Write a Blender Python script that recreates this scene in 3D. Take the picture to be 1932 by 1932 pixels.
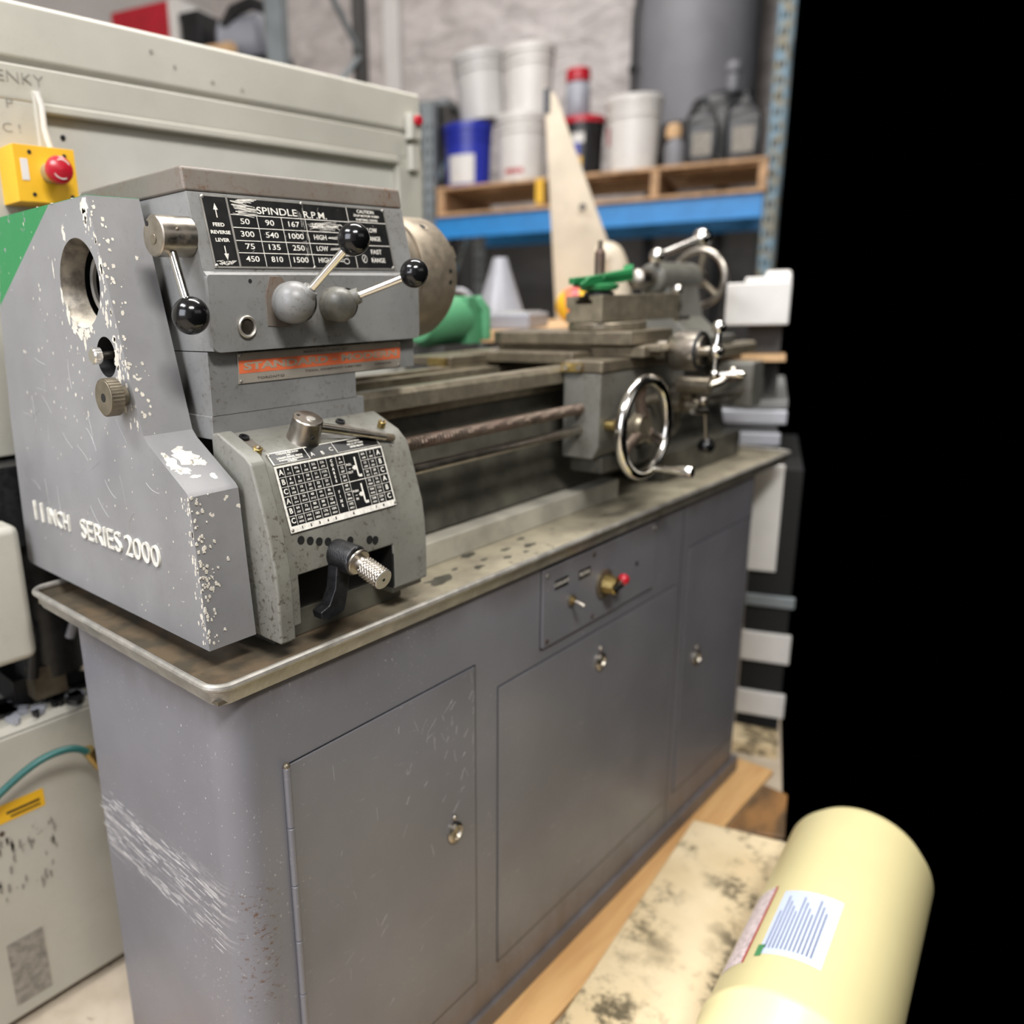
import bpy, bmesh, math, random
from mathutils import Vector, Matrix
R = math.radians
random.seed(7)
scene = bpy.context.scene
for o in list(bpy.data.objects): bpy.data.objects.remove(o)
COL = scene.collection

# ---------------------------------------------------------------- camera
cd = bpy.data.cameras.new('camera'); cam = bpy.data.objects.new('camera', cd); COL.objects.link(cam)
cd.sensor_width = 36.0; cd.sensor_fit = 'HORIZONTAL'
cd.lens = 1497.39 / 1932 * 36.0
cd.shift_x = (966 - 742) / 1932.0
cd.clip_start = 0.02; cd.clip_end = 60
cx = Vector((0.70101617, -0.71246253, -0.03120055))
cy = Vector((0.20110712, 0.15552242, 0.96714461))
cz = Vector((-0.68420192, -0.68425866, 0.25230502))
mw = Matrix(((cx.x, cy.x, cz.x, -0.375), (cx.y, cy.y, cz.y, -0.62), (cx.z, cy.z, cz.z, 1.107), (0, 0, 0, 1)))
cam.matrix_world = mw
cd.dof.use_dof = True; cd.dof.focus_distance = 0.80; cd.dof.aperture_fstop = 2.6
scene.camera = cam

# ---------------------------------------------------------------- world, lights, exposure
w = bpy.data.worlds.new('world'); scene.world = w; w.use_nodes = True
w.node_tree.nodes['Background'].inputs[0].default_value = (0, 0, 0, 1)
scene.view_settings.view_transform = 'Standard'; scene.view_settings.look = 'None'
scene.view_settings.gamma = 1.0; scene.view_settings.use_curve_mapping = False
scene.view_settings.exposure = 0.35
def area(name, loc, target, sx, sy, power, col=(1, 1, 1)):
    l = bpy.data.lights.new(name, 'AREA'); l.shape = 'RECTANGLE'; l.size = sx; l.size_y = sy
    l.energy = power; l.color = col
    o = bpy.data.objects.new(name, l); COL.objects.link(o); o.location = loc
    o.rotation_euler = (Vector(target) - Vector(loc)).to_track_quat('-Z', 'Y').to_euler()
    return o
area('ceiling_lamp_near', (-0.5, -1.4, 2.9), (0.25, 0.1, 1.15), 0.9, 0.35, 60, (1.0, 0.98, 0.95))
area('ceiling_lamp_over', (1.4, 0.35, 3.9), (1.2, 0.1, 0.5), 2.2, 0.5, 95, (1.0, 0.97, 0.93))
area('ceiling_lamp_rear', (3.0, 2.2, 4.3), (5.5, 2.6, 1.6), 2.6, 0.6, 52, (1.0, 0.975, 0.96))
area('ceiling_lamp_left', (-1.6, 0.6, 3.6), (0.0, 0.4, 0.8), 1.6, 0.6, 70, (0.96, 0.97, 1.0))
area('cool_fill_left', (-3.0, -0.1, 2.1), (0.3, 0.3, 0.9), 2.2, 1.8, 78, (0.86, 0.90, 1.0))  # unseen cool area light added for the left-hand faces
area('added_fill_right', (1.2, -3.6, 2.6), (1.0, 0.0, 0.9), 3.0, 1.2, 10, (1.0, 0.97, 0.94))  # unseen area light added on the right as weak fill and reflection

# ---------------------------------------------------------------- node helpers
class NT:
    def __init__(s, name):
        s.m = bpy.data.materials.new(name); s.m.use_nodes = True; s.t = s.m.node_tree; s.n = s.t.nodes
        s.b = s.n['Principled BSDF']; s.co = s.n.new('ShaderNodeTexCoord').outputs['Object']
    def lk(s, a, b): s.t.links.new(a, b)
    def put(s, inp, v):
        if isinstance(v, bpy.types.NodeSocket): s.lk(v, inp)
        elif isinstance(v, (tuple, list)) and inp.type == 'RGBA': inp.default_value = (*v[:3], 1)
        else: inp.default_value = v
    def math(s, op, a, b=0.0, c=None):
        n = s.n.new('ShaderNodeMath'); n.operation = op; s.put(n.inputs[0], a); s.put(n.inputs[1], b)
        if c is not None: s.put(n.inputs[2], c)
        return n.outputs[0]
    def noise(s, scale, detail=4, vec=None, rough=0.55, dist=0.0):
        n = s.n.new('ShaderNodeTexNoise'); s.lk(vec or s.co, n.inputs['Vector'])
        n.inputs['Scale'].default_value = scale; n.inputs['Detail'].default_value = detail
        n.inputs['Roughness'].default_value = rough; n.inputs['Distortion'].default_value = dist
        return n.outputs[0]
    def maps(s, scale=(1, 1, 1), rot=(0, 0, 0), loc=(0, 0, 0)):
        n = s.n.new('ShaderNodeMapping'); s.lk(s.co, n.inputs[0])
        n.inputs['Location'].default_value = loc; n.inputs['Rotation'].default_value = rot; n.inputs['Scale'].default_value = scale
        return n.outputs[0]
    def step(s, v, a, b):
        n = s.n.new('ShaderNodeMapRange'); n.interpolation_type = 'SMOOTHSTEP'; s.put(n.inputs[0], v)
        n.inputs[1].default_value = a; n.inputs[2].default_value = b; return n.outputs[0]
    def mix(s, f, a, b):
        n = s.n.new('ShaderNodeMix'); n.data_type = 'RGBA'; s.put(n.inputs[0], f); s.put(n.inputs[6], a); s.put(n.inputs[7], b)
        return n.outputs[2]
    def sep(s):
        a = s.n.new('ShaderNodeVectorMath'); a.operation = 'ADD'; s.lk(s.co, a.inputs[0]); a.inputs[1].default_value = (0.68, 0.18, 0)
        n = s.n.new('ShaderNodeSeparateXYZ'); s.lk(a.outputs[0], n.inputs[0]); return n.outputs
    def bump(s, h, strength=0.2, dist=0.002):
        n = s.n.new('ShaderNodeBump'); s.put(n.inputs['Height'], h); n.inputs['Strength'].default_value = strength
        n.inputs['Distance'].default_value = dist; s.lk(n.outputs[0], s.b.inputs['Normal'])
    def fin(s, col, rough=0.5, metal=0.0):
        s.put(s.b.inputs['Base Color'], col); s.put(s.b.inputs['Roughness'], rough); s.put(s.b.inputs['Metallic'], metal)
        return s.m
def lin(*c):
    return tuple((v/255/12.92) if v/255 <= 0.04045 else ((v/255+0.055)/1.055)**2.4 for v in c)
def plain(name, rgb, rough=0.5, metal=0.0, var=0.12, vs=12, bump=0.0):
    t = NT(name); c = lin(*rgb); f = t.noise(vs, 5)
    f = t.step(f, 0.3, 0.7)
    m = t.fin(t.mix(f, tuple(x*(1-var) for x in c), tuple(min(1, x*(1+var)) for x in c)), rough, metal)
    if bump: t.bump(t.noise(vs*6, 4), bump)
    return m
def paint(name, rgb, rough=0.42, chips=0.0, chip=(206, 199, 186), grime=0.3, gcol=(62, 52, 40), cscale=55, var=0.12):
    """worn enamel: tone drift, oily grime specks, small paint chips"""
    t = NT(name); c = lin(*rgb)
    f = t.step(t.noise(5, 4), 0.3, 0.7)
    col = t.mix(f, tuple(x*(1-var) for x in c), tuple(x*(1+var) for x in c))
    big = t.step(t.noise(9, 6, rough=0.7), 0.42, 0.66)
    sm = t.step(t.noise(170, 5, rough=0.7), 0.53, 0.62)
    g = t.math('MULTIPLY', t.math('MULTIPLY', sm, t.math('ADD', big, 0.12)), grime)
    g2 = t.math('MULTIPLY', big, grime*0.35)
    col = t.mix(t.math('MAXIMUM', g, g2), col, lin(*gcol))
    ck = None
    if chips > 0:
        v = t.n.new('ShaderNodeTexVoronoi'); v.inputs['Scale'].default_value = cscale
        wv = t.n.new('ShaderNodeVectorMath'); wv.operation = 'ADD'
        nz = t.n.new('ShaderNodeTexNoise'); nz.inputs['Scale'].default_value = 90; t.lk(t.co, nz.inputs['Vector'])
        sc = t.n.new('ShaderNodeVectorMath'); sc.operation = 'SCALE'; t.lk(nz.outputs['Color'], sc.inputs[0]); sc.inputs['Scale'].default_value = 0.012
        t.lk(t.co, wv.inputs[0]); t.lk(sc.outputs[0], wv.inputs[1]); t.lk(wv.outputs[0], v.inputs['Vector'])
        sepc = t.n.new('ShaderNodeSeparateColor'); t.lk(v.outputs['Color'], sepc.inputs[0])
        rad = t.math('MULTIPLY', t.math('POWER', sepc.outputs[0], 5.0), 0.30)
        reg = t.step(t.noise(7, 3), 0.40, 0.62)
        d = t.math('LESS_THAN', v.outputs['Distance'], t.math('MULTIPLY', rad, t.math('MULTIPLY', reg, chips)))
        ck = d
        col = t.mix(d, col, lin(*chip))
        col = t.mix(t.math('MULTIPLY', t.step(t.noise(14, 8, t.maps((1, 6, 1.2), (0.5, 0.2, 0)), rough=0.8), 0.66, 0.72), 0.22), col, lin(*chip))
    r = t.math('MULTIPLY_ADD', t.noise(20, 4), 0.22, rough-0.11)
    m = t.fin(col, r)
    t.bump(t.noise(60, 3), 0.10, 0.002)
    return m, t
def metal(name, rgb, rough=0.3, var=0.25, rust=0.0, rcol=(96, 62, 40), vs=30, mt=1.0):
    t = NT(name); c = lin(*rgb)
    col = t.mix(t.step(t.noise(vs, 6, rough=0.7), 0.35, 0.7), tuple(x*(1-var) for x in c), c)
    k = t.step(t.noise(18, 8, rough=0.75), 0.62-rust*0.25, 0.72-rust*0.2)
    k = t.math('MULTIPLY', k, min(1, rust*1.6))
    col = t.mix(k, col, lin(*rcol))
    return t.fin(col, t.math('MULTIPLY_ADD', t.noise(vs*2, 3), 0.25, rough-0.1), t.math('SUBTRACT', mt, t.math('MULTIPLY', k, 0.7)))

# ---------------------------------------------------------------- materials
M = {}
M['grey'], _ = paint('lathe grey paint', (122, 122, 120), chips=0.0, grime=0.55, cscale=70)
M['coverA'], tc = paint('cover grey paint', (128, 127, 127), chips=1.15, grime=0.12, cscale=62)
t = tc; bc = t.b.inputs['Base Color'].links[0].from_socket
x_, y_, z_ = t.sep()
s_ = t.math('ADD', t.math('MULTIPLY', y_, 0.489), t.math('MULTIPLY', z_, 0.872))
k_ = t.step(s_, 0.489*0.296+0.872*1.220, 0.489*0.296+0.872*1.220+0.0015)
topk = t.step(z_, 1.2235, 1.2245)
k_ = t.math('MAXIMUM', k_, topk)
nz_ = t.math('LESS_THAN', t.noise(70, 5, rough=0.7), 0.62)
t.put(t.b.inputs['Base Color'], t.mix(t.math('MULTIPLY', k_, nz_), bc, lin(30, 118, 66)))
M['gbx'], _ = paint('gearbox paint', (124, 123, 115), chips=0.25, grime=0.8, cscale=80, chip=(170, 168, 150))
M['lid'], _ = paint('lid paint', (106, 100, 92), chips=0.0, grime=1.2, gcol=(92, 66, 48), rough=0.5)
M['primer'] = plain('primer', (203, 196, 182), 0.6, var=0.12, vs=60)
M['primer_edge'] = plain('letter face paint', (205, 202, 192), 0.5, var=0.2, vs=90)
# cabinet paint with the long scuffs across its end
tcab = NT('cabinet paint'); t = tcab
c = lin(108, 107, 112)
col = t.mix(t.step(t.noise(2.6, 4), 0.3, 0.72), tuple(v*0.86 for v in c), tuple(v*1.12 for v in c))
x_, y_, z_ = t.sep()
sp = t.math('MULTIPLY', t.step(t.noise(210, 4, rough=0.7), 0.635, 0.67), t.step(t.noise(7, 4), 0.42, 0.6))
col = t.mix(t.math('MULTIPLY', sp, 0.55), col, lin(190, 186, 180))
# grime near the floor
low = t.step(t.math('ADD', z_, t.math('MULTIPLY', t.noise(12, 6, t.maps((1, 1, 0.35)), rough=0.75), 0.35)), 0.34, 0.16)
col = t.mix(t.math('MULTIPLY', low, 0.55), col, lin(74, 60, 46))
# oil streaks under the tray
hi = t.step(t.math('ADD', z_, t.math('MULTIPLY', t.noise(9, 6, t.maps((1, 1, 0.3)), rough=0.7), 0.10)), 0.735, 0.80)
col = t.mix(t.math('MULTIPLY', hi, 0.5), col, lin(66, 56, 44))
# scuff band on the left end
band = t.math('SUBTRACT', z_, t.math('MULTIPLY_ADD', y_, -0.06, 0.468))
inb = t.step(t.math('ABSOLUTE', band), 0.058, 0.018)
st = t.math('MULTIPLY', t.step(t.noise(1.0, 5, t.maps((30, 9, 200), (0.10, 0, 0)), rough=0.7), 0.50, 0.58), t.step(t.noise(70, 6, t.maps((1, .5, 1)), rough=0.8), 0.40, 0.52))
st2 = t.step(t.noise(1.0, 5, t.maps((30, 25, 480), (-0.1, 0, 0)), rough=0.7), 0.50, 0.56)
fac = t.math('MULTIPLY', inb, t.math('MULTIPLY', t.math('MAXIMUM', t.math('MULTIPLY', st, 0.75), t.math('MULTIPLY', st2, st)), t.math('MULTIPLY', t.step(x_, 0.035, 0.012), t.step(y_, 0.012, 0.045))))
col = t.mix(t.math('MULTIPLY', fac, 0.75), col, lin(186, 182, 180))
# rusty chips at the corner
cr = t.math('MULTIPLY', t.step(t.math('ABSOLUTE', t.math('SUBTRACT', z_, 0.43)), 0.11, 0.05), t.step(t.math('ABSOLUTE', t.math('SUBTRACT', x_, 0.022)), 0.035, 0.01))
cr = t.math('MULTIPLY', cr, t.math('MULTIPLY', t.step(y_, 0.03, 0.015), t.step(t.noise(110, 6, t.maps((1, 1, 2)), rough=0.75), 0.56, 0.61)))
col = t.mix(cr, col, lin(88, 66, 52))
M['cab'] = t.fin(col, t.math('MULTIPLY_ADD', t.noise(6, 4), 0.2, 0.30))
t.bump(t.noise(4, 3), 0.25, 0.01)
M['door'] = None
td = NT('cabinet door paint'); t = td
col = t.mix(t.step(t.noise(3.5, 4), 0.3, 0.72), tuple(v*0.86 for v in c), tuple(v*1.08 for v in c))
x_, y_, z_ = t.sep()
sp = t.math('MULTIPLY', t.step(t.noise(210, 4, rough=0.7), 0.645, 0.68), t.step(t.noise(7, 4), 0.42, 0.6))
sc1 = t.step(t.noise(1.0, 7, t.maps((14, 1, 90), (0, 0.6, 0)), rough=0.8), 0.63, 0.68)
col = t.mix(t.math('MULTIPLY', t.math('MAXIMUM', sp, sc1), 0.35), col, lin(185, 184, 180))
low = t.step(t.math('ADD', z_, t.math('MULTIPLY', t.noise(12, 6, t.maps((1, 1, 0.35)), rough=0.75), 0.35)), 0.34, 0.18)
col = t.mix(t.math('MULTIPLY', low, 0.55), col, lin(70, 58, 46))
M['door'] = t.fin(col, t.math('MULTIPLY_ADD', t.noise(6, 4), 0.2, 0.28))
t.bump(t.noise(5, 3), 0.2, 0.01)
M['black'] = plain('black gap', (10, 10, 10), 0.7)
M['knob'] = plain('black ball knob', (14, 14, 15), 0.16, var=0.3)
M['blackpaint'] = plain('worn black paint', (26, 26, 27), 0.35, var=0.5, vs=90, bump=0.3)
M['chrome'] = metal('bright rod', (225, 222, 215), 0.14, 0.1)
M['steel'] = metal('worn steel', (186, 178, 166), 0.30, 0.3, rust=0.25, rcol=(110, 86, 64))
M['dsteel'] = metal('oily steel', (138, 128, 110), 0.36, 0.35, rust=0.35, rcol=(70, 56, 42), mt=0.65)
M['chuck'] = metal('chuck steel', (160, 148, 130), 0.45, 0.3, rust=0.3, rcol=(112, 92, 74), vs=45, mt=0.65)
M['way'] = metal('bed way', (158, 148, 128), 0.36, 0.35, rust=0.3, rcol=(84, 70, 52), mt=0.65)
M['screwrust'] = metal('brown leadscrew', (110, 96, 84), 0.45, 0.4, rust=0.5, rcol=(84, 60, 48), mt=0.7)
M['brass'] = metal('brass', (196, 172, 112), 0.35, 0.4)
M['plate'] = plain('plate black enamel', (20, 20, 20), 0.35, var=0.4, vs=70)
M['white'] = plain('plate lettering', (214, 210, 200), 0.5, var=0.15, vs=200)
M['alu'] = metal('plate aluminium', (196, 192, 184), 0.38, 0.2, mt=0.85)
M['orange'] = plain('orange band', (206, 104, 66), 0.45, var=0.10, vs=60)
M['tray'] = None
t = NT('chip tray'); 
col = t.mix(t.step(t.noise(6, 6, rough=0.7), 0.3, 0.65), lin(128, 120, 104), lin(168, 160, 138))
col = t.mix(t.step(t.noise(16, 7, t.maps((1, 2.2, 1)), rough=0.7, dist=1.2), 0.60, 0.66), col, lin(92, 84, 72))
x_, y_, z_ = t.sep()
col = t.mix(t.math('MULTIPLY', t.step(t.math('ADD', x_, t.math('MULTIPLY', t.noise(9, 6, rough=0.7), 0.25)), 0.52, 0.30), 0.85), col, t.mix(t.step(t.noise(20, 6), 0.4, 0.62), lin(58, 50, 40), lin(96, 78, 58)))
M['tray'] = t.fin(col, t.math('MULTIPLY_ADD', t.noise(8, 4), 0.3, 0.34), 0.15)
M['rim'] = metal('tray rim', (160, 156, 148), 0.36, 0.35, rust=0.25, rcol=(100, 88, 74), mt=0.45)
M['ledge'] = plain('pale bed plinth', (160, 156, 144), 0.4, var=0.22, vs=14)
M['webdark'] = plain('oily bed casting', (72, 70, 62), 0.45, var=0.4, vs=20, bump=0.3)
M['apron'], _ = paint('apron paint', (104, 103, 96), grime=1.0)
M['green'] = plain('green enamel', (34, 110, 62), 0.4, var=0.2)
M['encl'], te = paint('machine cream paint', (172, 169, 158), grime=0.10, rough=0.45, var=0.05)
M['encl_in'] = plain('recess cream paint', (190, 188, 180), 0.5, var=0.04)
M['yellow'] = plain('safety yellow', (222, 172, 34), 0.45, var=0.08)
M['red'] = plain('signal red', (168, 24, 40), 0.3, var=0.1)
M['ink'] = plain('marker ink', (128, 124, 116), 0.7)
M['smudge'] = plain('dark smudge', (134, 129, 120), 0.7, var=0.3, vs=60)
M['teal'] = plain('teal hose', (40, 88, 84), 0.4)
M['postblue'] = None
t = NT('scuffed blue grey upright'); 
M['postblue'] = t.fin(t.mix(t.step(t.noise(16, 6, rough=0.7), 0.45, 0.6), lin(104, 132, 148), lin(122, 116, 96)), 0.55)
M['postgrey'] = plain('grey green upright', (116, 122, 124), 0.5, var=0.1)
M['beam'] = plain('blue beam', (30, 132, 204), 0.4, var=0.08)
M['pallet'] = plain('pallet wood', (176, 140, 104), 0.7, var=0.25, vs=20)
M['bwhite'] = plain('white plastic', (206, 203, 198), 0.4, var=0.04)
M['bgrey'] = plain('pale grey plastic', (184, 182, 179), 0.4, var=0.04)
M['bblue'] = plain('blue plastic', (32, 44, 150), 0.35, var=0.08)
M['bblack'] = plain('black plastic', (24, 24, 26), 0.35, var=0.2)
M['tank'] = plain('grey tank steel', (112, 112, 116), 0.5, var=0.08, vs=4)
M['wood'] = plain('bare timber', (196, 160, 118), 0.65, var=0.15, vs=14)
M['gdark'] = plain('charcoal sheet', (62, 60, 58), 0.6, var=0.15, vs=6)
M['frosted'] = plain('milky plastic', (146, 148, 156), 0.3, var=0.06)
M['tmetal'] = plain('saw table grey', (150, 150, 148), 0.35, 0.3, var=0.1)
M['talu'] = plain('aluminium rail', (196, 198, 206), 0.3, 0.3, var=0.05)
t = NT('worn dish with painted shade')
x_, y_, z_ = t.sep()
k = t.step(t.math('ADD', z_, t.math('MULTIPLY', t.noise(40, 7, rough=0.75), 0.07)), 1.170, 1.128)  # shaded top is put into the colour; bare primer below is wear
M['dish'] = t.fin(t.mix(k, t.mix(t.step(t.noise(60, 6), 0.35, 0.65), lin(66, 60, 52), lin(112, 104, 92)), lin(196, 186, 168)), 0.5)
M['green2'] = plain('pale green casting', (78, 140, 100), 0.5, var=0.08)
M['cream'] = plain('drum cream', (224, 212, 160), 0.32, var=0.03, vs=6)
M['cream_w'] = plain('cream beam paint', (186, 174, 154), 0.5, var=0.12, vs=5)
M['lblue'] = plain('pale blue label', (186, 196, 220), 0.5, var=0.03)
M['text'] = plain('label print', (60, 62, 80), 0.6)
M['lgreen'] = plain('label green', (72, 130, 84), 0.5)
M['rubbed'] = plain('rubbed label', (206, 190, 188), 0.5, var=0.25, vs=140)
M['aluplate'] = plain('dull aluminium plate', (158, 150, 138), 0.4, 0.25, var=0.08, vs=40)
M['pewter'] = plain('pewter lettering', (150, 136, 118), 0.5, var=0.1)
M['scratch'] = plain('fine scratch', (178, 176, 174), 0.5)
M['ink2'] = plain('faded print', (92, 86, 78), 0.6)
M['lens'] = plain('sight glass', (46, 42, 36), 0.12, var=0.4, vs=60)

# ---------------------------------------------------------------- mesh builder
class MB:
    def __init__(s): s.v = []; s.f = []; s.mats = []; s.mx = None
    def mi(s, m):
        m = M[m] if isinstance(m, str) else m
        if m not in s.mats: s.mats.append(m)
        return s.mats.index(m)
    def add(s, vs, fs, m):
        k = len(s.v); i = s.mi(m)
        s.v += [(s.mx @ Vector(p)) if s.mx else Vector(p) for p in vs]
        s.f += [([a+k for a in f], i) for f in fs]
    def box(s, x0, x1, y0, y1, z0, z1, m):
        v = [(x, y, z) for x in (x0, x1) for y in (y0, y1) for z in (z0, z1)]
        s.add(v, [(0, 1, 3, 2), (4, 6, 7, 5), (0, 4, 5, 1), (2, 3, 7, 6), (0, 2, 6, 4), (1, 5, 7, 3)], m)
    def prism(s, poly, ax, a0, a1, m, mcap=None):
        n = len(poly)
        def p(a, q): return {'x': (a, q[0], q[1]), 'y': (q[0], a, q[1]), 'z': (q[0], q[1], a)}[ax]
        v = [p(a0, q) for q in poly] + [p(a1, q) for q in poly]
        s.add(v, [tuple(range(n))[::-1], tuple(range(n, 2*n))] + [(i, (i+1) % n, n+(i+1) % n, n+i) for i in range(n)], m)
    @staticmethod
    def fr(d):
        d = Vector(d).normalized(); a = Vector((0, 0, 1)) if abs(d.z) < 0.9 else Vector((1, 0, 0))
        u = d.cross(a).normalized(); return d, u, d.cross(u)
    def rev(s, prof, p0, d, m, n=28, a0=0.0, a1=2*math.pi):
        """revolve profile [(t, r)] along axis d from p0; sharp rings are doubled by repeating a profile point"""
        d, u, w = s.fr(d); p0 = Vector(p0); full = abs(a1-a0-2*math.pi) < 1e-6; cnt = n if full else n+1
        vs = []; fs = []
        for t, r in prof:
            for i in range(cnt):
                a = a0+(a1-a0)*i/n; vs.append(p0+d*t+(u*math.cos(a)+w*math.sin(a))*max(r, 1e-5))
        for k in range(len(prof)-1):
            for i in range(n):
                j = (i+1) % cnt
                fs.append((k*cnt+i, k*cnt+j, (k+1)*cnt+j, (k+1)*cnt+i))
        s.add(vs, fs, m)
    def cyl(s, p0, p1, r0, m, r1=None, n=24, ch=0.0):
        p0 = Vector(p0); p1 = Vector(p1); L = (p1-p0).length; r1 = r0 if r1 is None else r1; c = ch
        s.rev([(0, 0), (0, r0-c), (c, r0), (L-c, r1), (L, r1-c), (L, 0)], p0, p1-p0, m, n)
    def ball(s, c, r, m, n=28, sc=(1, 1, 1)):
        vs = []; fs = []; k = n//2
        for j in range(k+1):
            a = math.pi*j/k
            for i in range(n):
                b = 2*math.pi*i/n
                vs.append((c[0]+r*sc[0]*math.sin(a)*math.cos(b), c[1]+r*sc[1]*math.sin(a)*math.sin(b), c[2]+r*sc[2]*math.cos(a)))
        for j in range(k):
            for i in range(n): fs.append((j*n+i, (j+1)*n+i, (j+1)*n+(i+1) % n, j*n+(i+1) % n))
        s.add(vs, fs, m)
    def tube(s, path, r, m, n=12, closed=False):
        P = [Vector(p) for p in path]; k = len(P); vs = []; fs = []; up = None
        for i in range(k):
            a = P[(i-1) % k] if (closed or i > 0) else P[i]; b = P[(i+1) % k] if (closed or i < k-1) else P[i]
            d = (b-a).normalized()
            if up is None: _, u, w = s.fr(d)
            else: u = (up-d*up.dot(d)).normalized(); w = d.cross(u)
            up = u; rr = r[i] if isinstance(r, (list, tuple)) else r
            vs += [P[i]+(u*math.cos(2*math.pi*j/n)+w*math.sin(2*math.pi*j/n))*rr for j in range(n)]
        for i in range(k if closed else k-1):
            for j in range(n):
                a = i*n; b = ((i+1) % k)*n; fs.append((a+j, a+(j+1) % n, b+(j+1) % n, b+j))
        if not closed: fs += [tuple(range(n))[::-1], tuple(range((k-1)*n, k*n))]
        s.add(vs, fs, m)
    def torus(s, c, d, Rr, r, m, n=48, k=14, sq=1.0):
        d, u, w = s.fr(d); c = Vector(c)
        s.tube([c+(u*math.cos(2*math.pi*i/n)+w*math.sin(2*math.pi*i/n))*Rr for i in range(n)], r, m, k, True)
    def text(s, body, size, O, U, V, m, ex=0.0003, off=0.0, align='CENTER', sx=1.0, space=1.0):
        """lettering lying in the plane O + U*x + V*y, standing out by ex along U x V"""
        cu = bpy.data.curves.new('lettering', 'FONT'); cu.body = body; cu.size = size; cu.extrude = ex; cu.offset = off
        cu.align_x = align; cu.align_y = 'CENTER'; cu.space_character = space; cu.resolution_u = 3
        ob = bpy.data.objects.new('lettering', cu); me = bpy.data.meshes.new_from_object(ob)
        U = Vector(U).normalized(); V = Vector(V).normalized(); N = U.cross(V); O = Vector(O)
        s.add([O+U*(p.co.x*sx)+V*p.co.y+N*p.co.z for p in me.vertices], [tuple(f.vertices) for f in me.polygons], m)
        bpy.data.objects.remove(ob); bpy.data.curves.remove(cu); bpy.data.meshes.remove(me)
    def fit(s, body, h, w, O, U, V, m, ex=0.0003, off=0.0, space=1.0):
        """lettering centred on O, cap height h, stretched to width w"""
        k0 = len(s.v); s.text(body, h*1.28, O, U, V, m, ex, off, space=space)
        U = Vector(U).normalized(); O = Vector(O); us = [(p-O).dot(U) for p in s.v[k0:]]
        a, b = min(us), max(us)
        for i in range(k0, len(s.v)):
            u = (s.v[i]-O).dot(U); s.v[i] = s.v[i]+U*((u-(a+b)/2)*w/(b-a)-u)
    def quad(s, O, U, V, x0, x1, y0, y1, m, h=0.0003):
        """thin flat bar in a plate's own plane"""
        U = Vector(U).normalized(); V = Vector(V).normalized(); N = U.cross(V); O = Vector(O)
        v = [O+U*x+V*y+N*z for x in (x0, x1) for y in (y0, y1) for z in (0, h)]
        s.add(v, [(0, 1, 3, 2), (4, 6, 7, 5), (0, 4, 5, 1), (2, 3, 7, 6), (0, 2, 6, 4), (1, 5, 7, 3)], m)
    def flake(s, O, U, V, r, m, h=0.00025, n=13, sx=1.0, sy=1.0, seed=None):
        rnd = random.Random(seed if seed is not None else random.random())
        U = Vector(U).normalized(); V = Vector(V).normalized(); N = U.cross(V); O = Vector(O)
        pts = []
        for i in range(n):
            a = 2*math.pi*i/n; q = r*rnd.uniform(0.55, 1.15); pts.append((q*math.cos(a)*sx, q*math.sin(a)*sy))
        k = len(pts); v = [O+U*a+V*b+N*h for a, b in pts]+[O+U*a+V*b-N*h for a, b in pts]
        s.add(v, [tuple(range(k)), tuple(range(k, 2*k))[::-1]]+[(i, k+i, k+(i+1) % k, (i+1) % k) for i in range(k)], m)
    def build(s, name, parent=None, bevel=0.0, seg=2, off=None, angle=35):
        me = bpy.data.meshes.new(name)
        o3 = Vector(off) if off else (ROOT.get(parent.name, Vector()) if parent else Vector())
        me.from_pydata([p-o3 for p in s.v], [], [f for f, _ in s.f])
        for m in s.mats: me.materials.append(m)
        me.polygons.foreach_set('material_index', [i for _, i in s.f])
        bm = bmesh.new(); bm.from_mesh(me); bmesh.ops.remove_doubles(bm, verts=bm.verts, dist=1e-6)
        bmesh.ops.recalc_face_normals(bm, faces=bm.faces)
        for f in bm.faces: f.smooth = True
        bm.to_mesh(me); bm.free(); me.set_sharp_from_angle(angle=R(angle))
        o = bpy.data.objects.new(name, me); COL.objects.link(o)
        if parent: o.parent = parent; ROOT[o.name] = ROOT.get(parent.name, Vector())
        if bevel:
            b = o.modifiers.new('bevel', 'BEVEL'); b.width = bevel; b.segments = seg; b.limit_method = 'ANGLE'; b.angle_limit = R(30)
            b.harden_normals = True
        return o
ROOT = {}
def thing(name, label, cat, loc=(0, 0, 0), rz=0.0, group=None, world=False):
    o = bpy.data.objects.new(name, None); COL.objects.link(o); o.location = loc; o.rotation_euler = (0, 0, rz)
    o['label'] = label; o['category'] = cat
    if group: o['group'] = group
    if world: ROOT[o.name] = Vector(loc)
    return o
def tag(o, label, cat, group=None):
    o['label'] = label; o['category'] = cat
    if group: o['group'] = group
    return o
def struct(o): o['kind'] = 'structure'; return o
def bool_cut(o, cutters):
    for c in cutters:
        md = o.modifiers.new('cut', 'BOOLEAN'); md.operation = 'DIFFERENCE'; md.solver = 'EXACT'; md.object = c; md.material_mode = 'TRANSFER'
    dg = bpy.context.evaluated_depsgraph_get(); dg.update()
    me = bpy.data.meshes.new_from_object(o.evaluated_get(dg)); old = o.data; o.modifiers.clear(); o.data = me
    for c in cutters: bpy.data.objects.remove(c)
    me.set_sharp_from_angle(angle=R(35))
def bake(o):
    dg = bpy.context.evaluated_depsgraph_get(); dg.update()
    me = bpy.data.meshes.new_from_object(o.evaluated_get(dg)); o.modifiers.clear(); o.data = me
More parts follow.
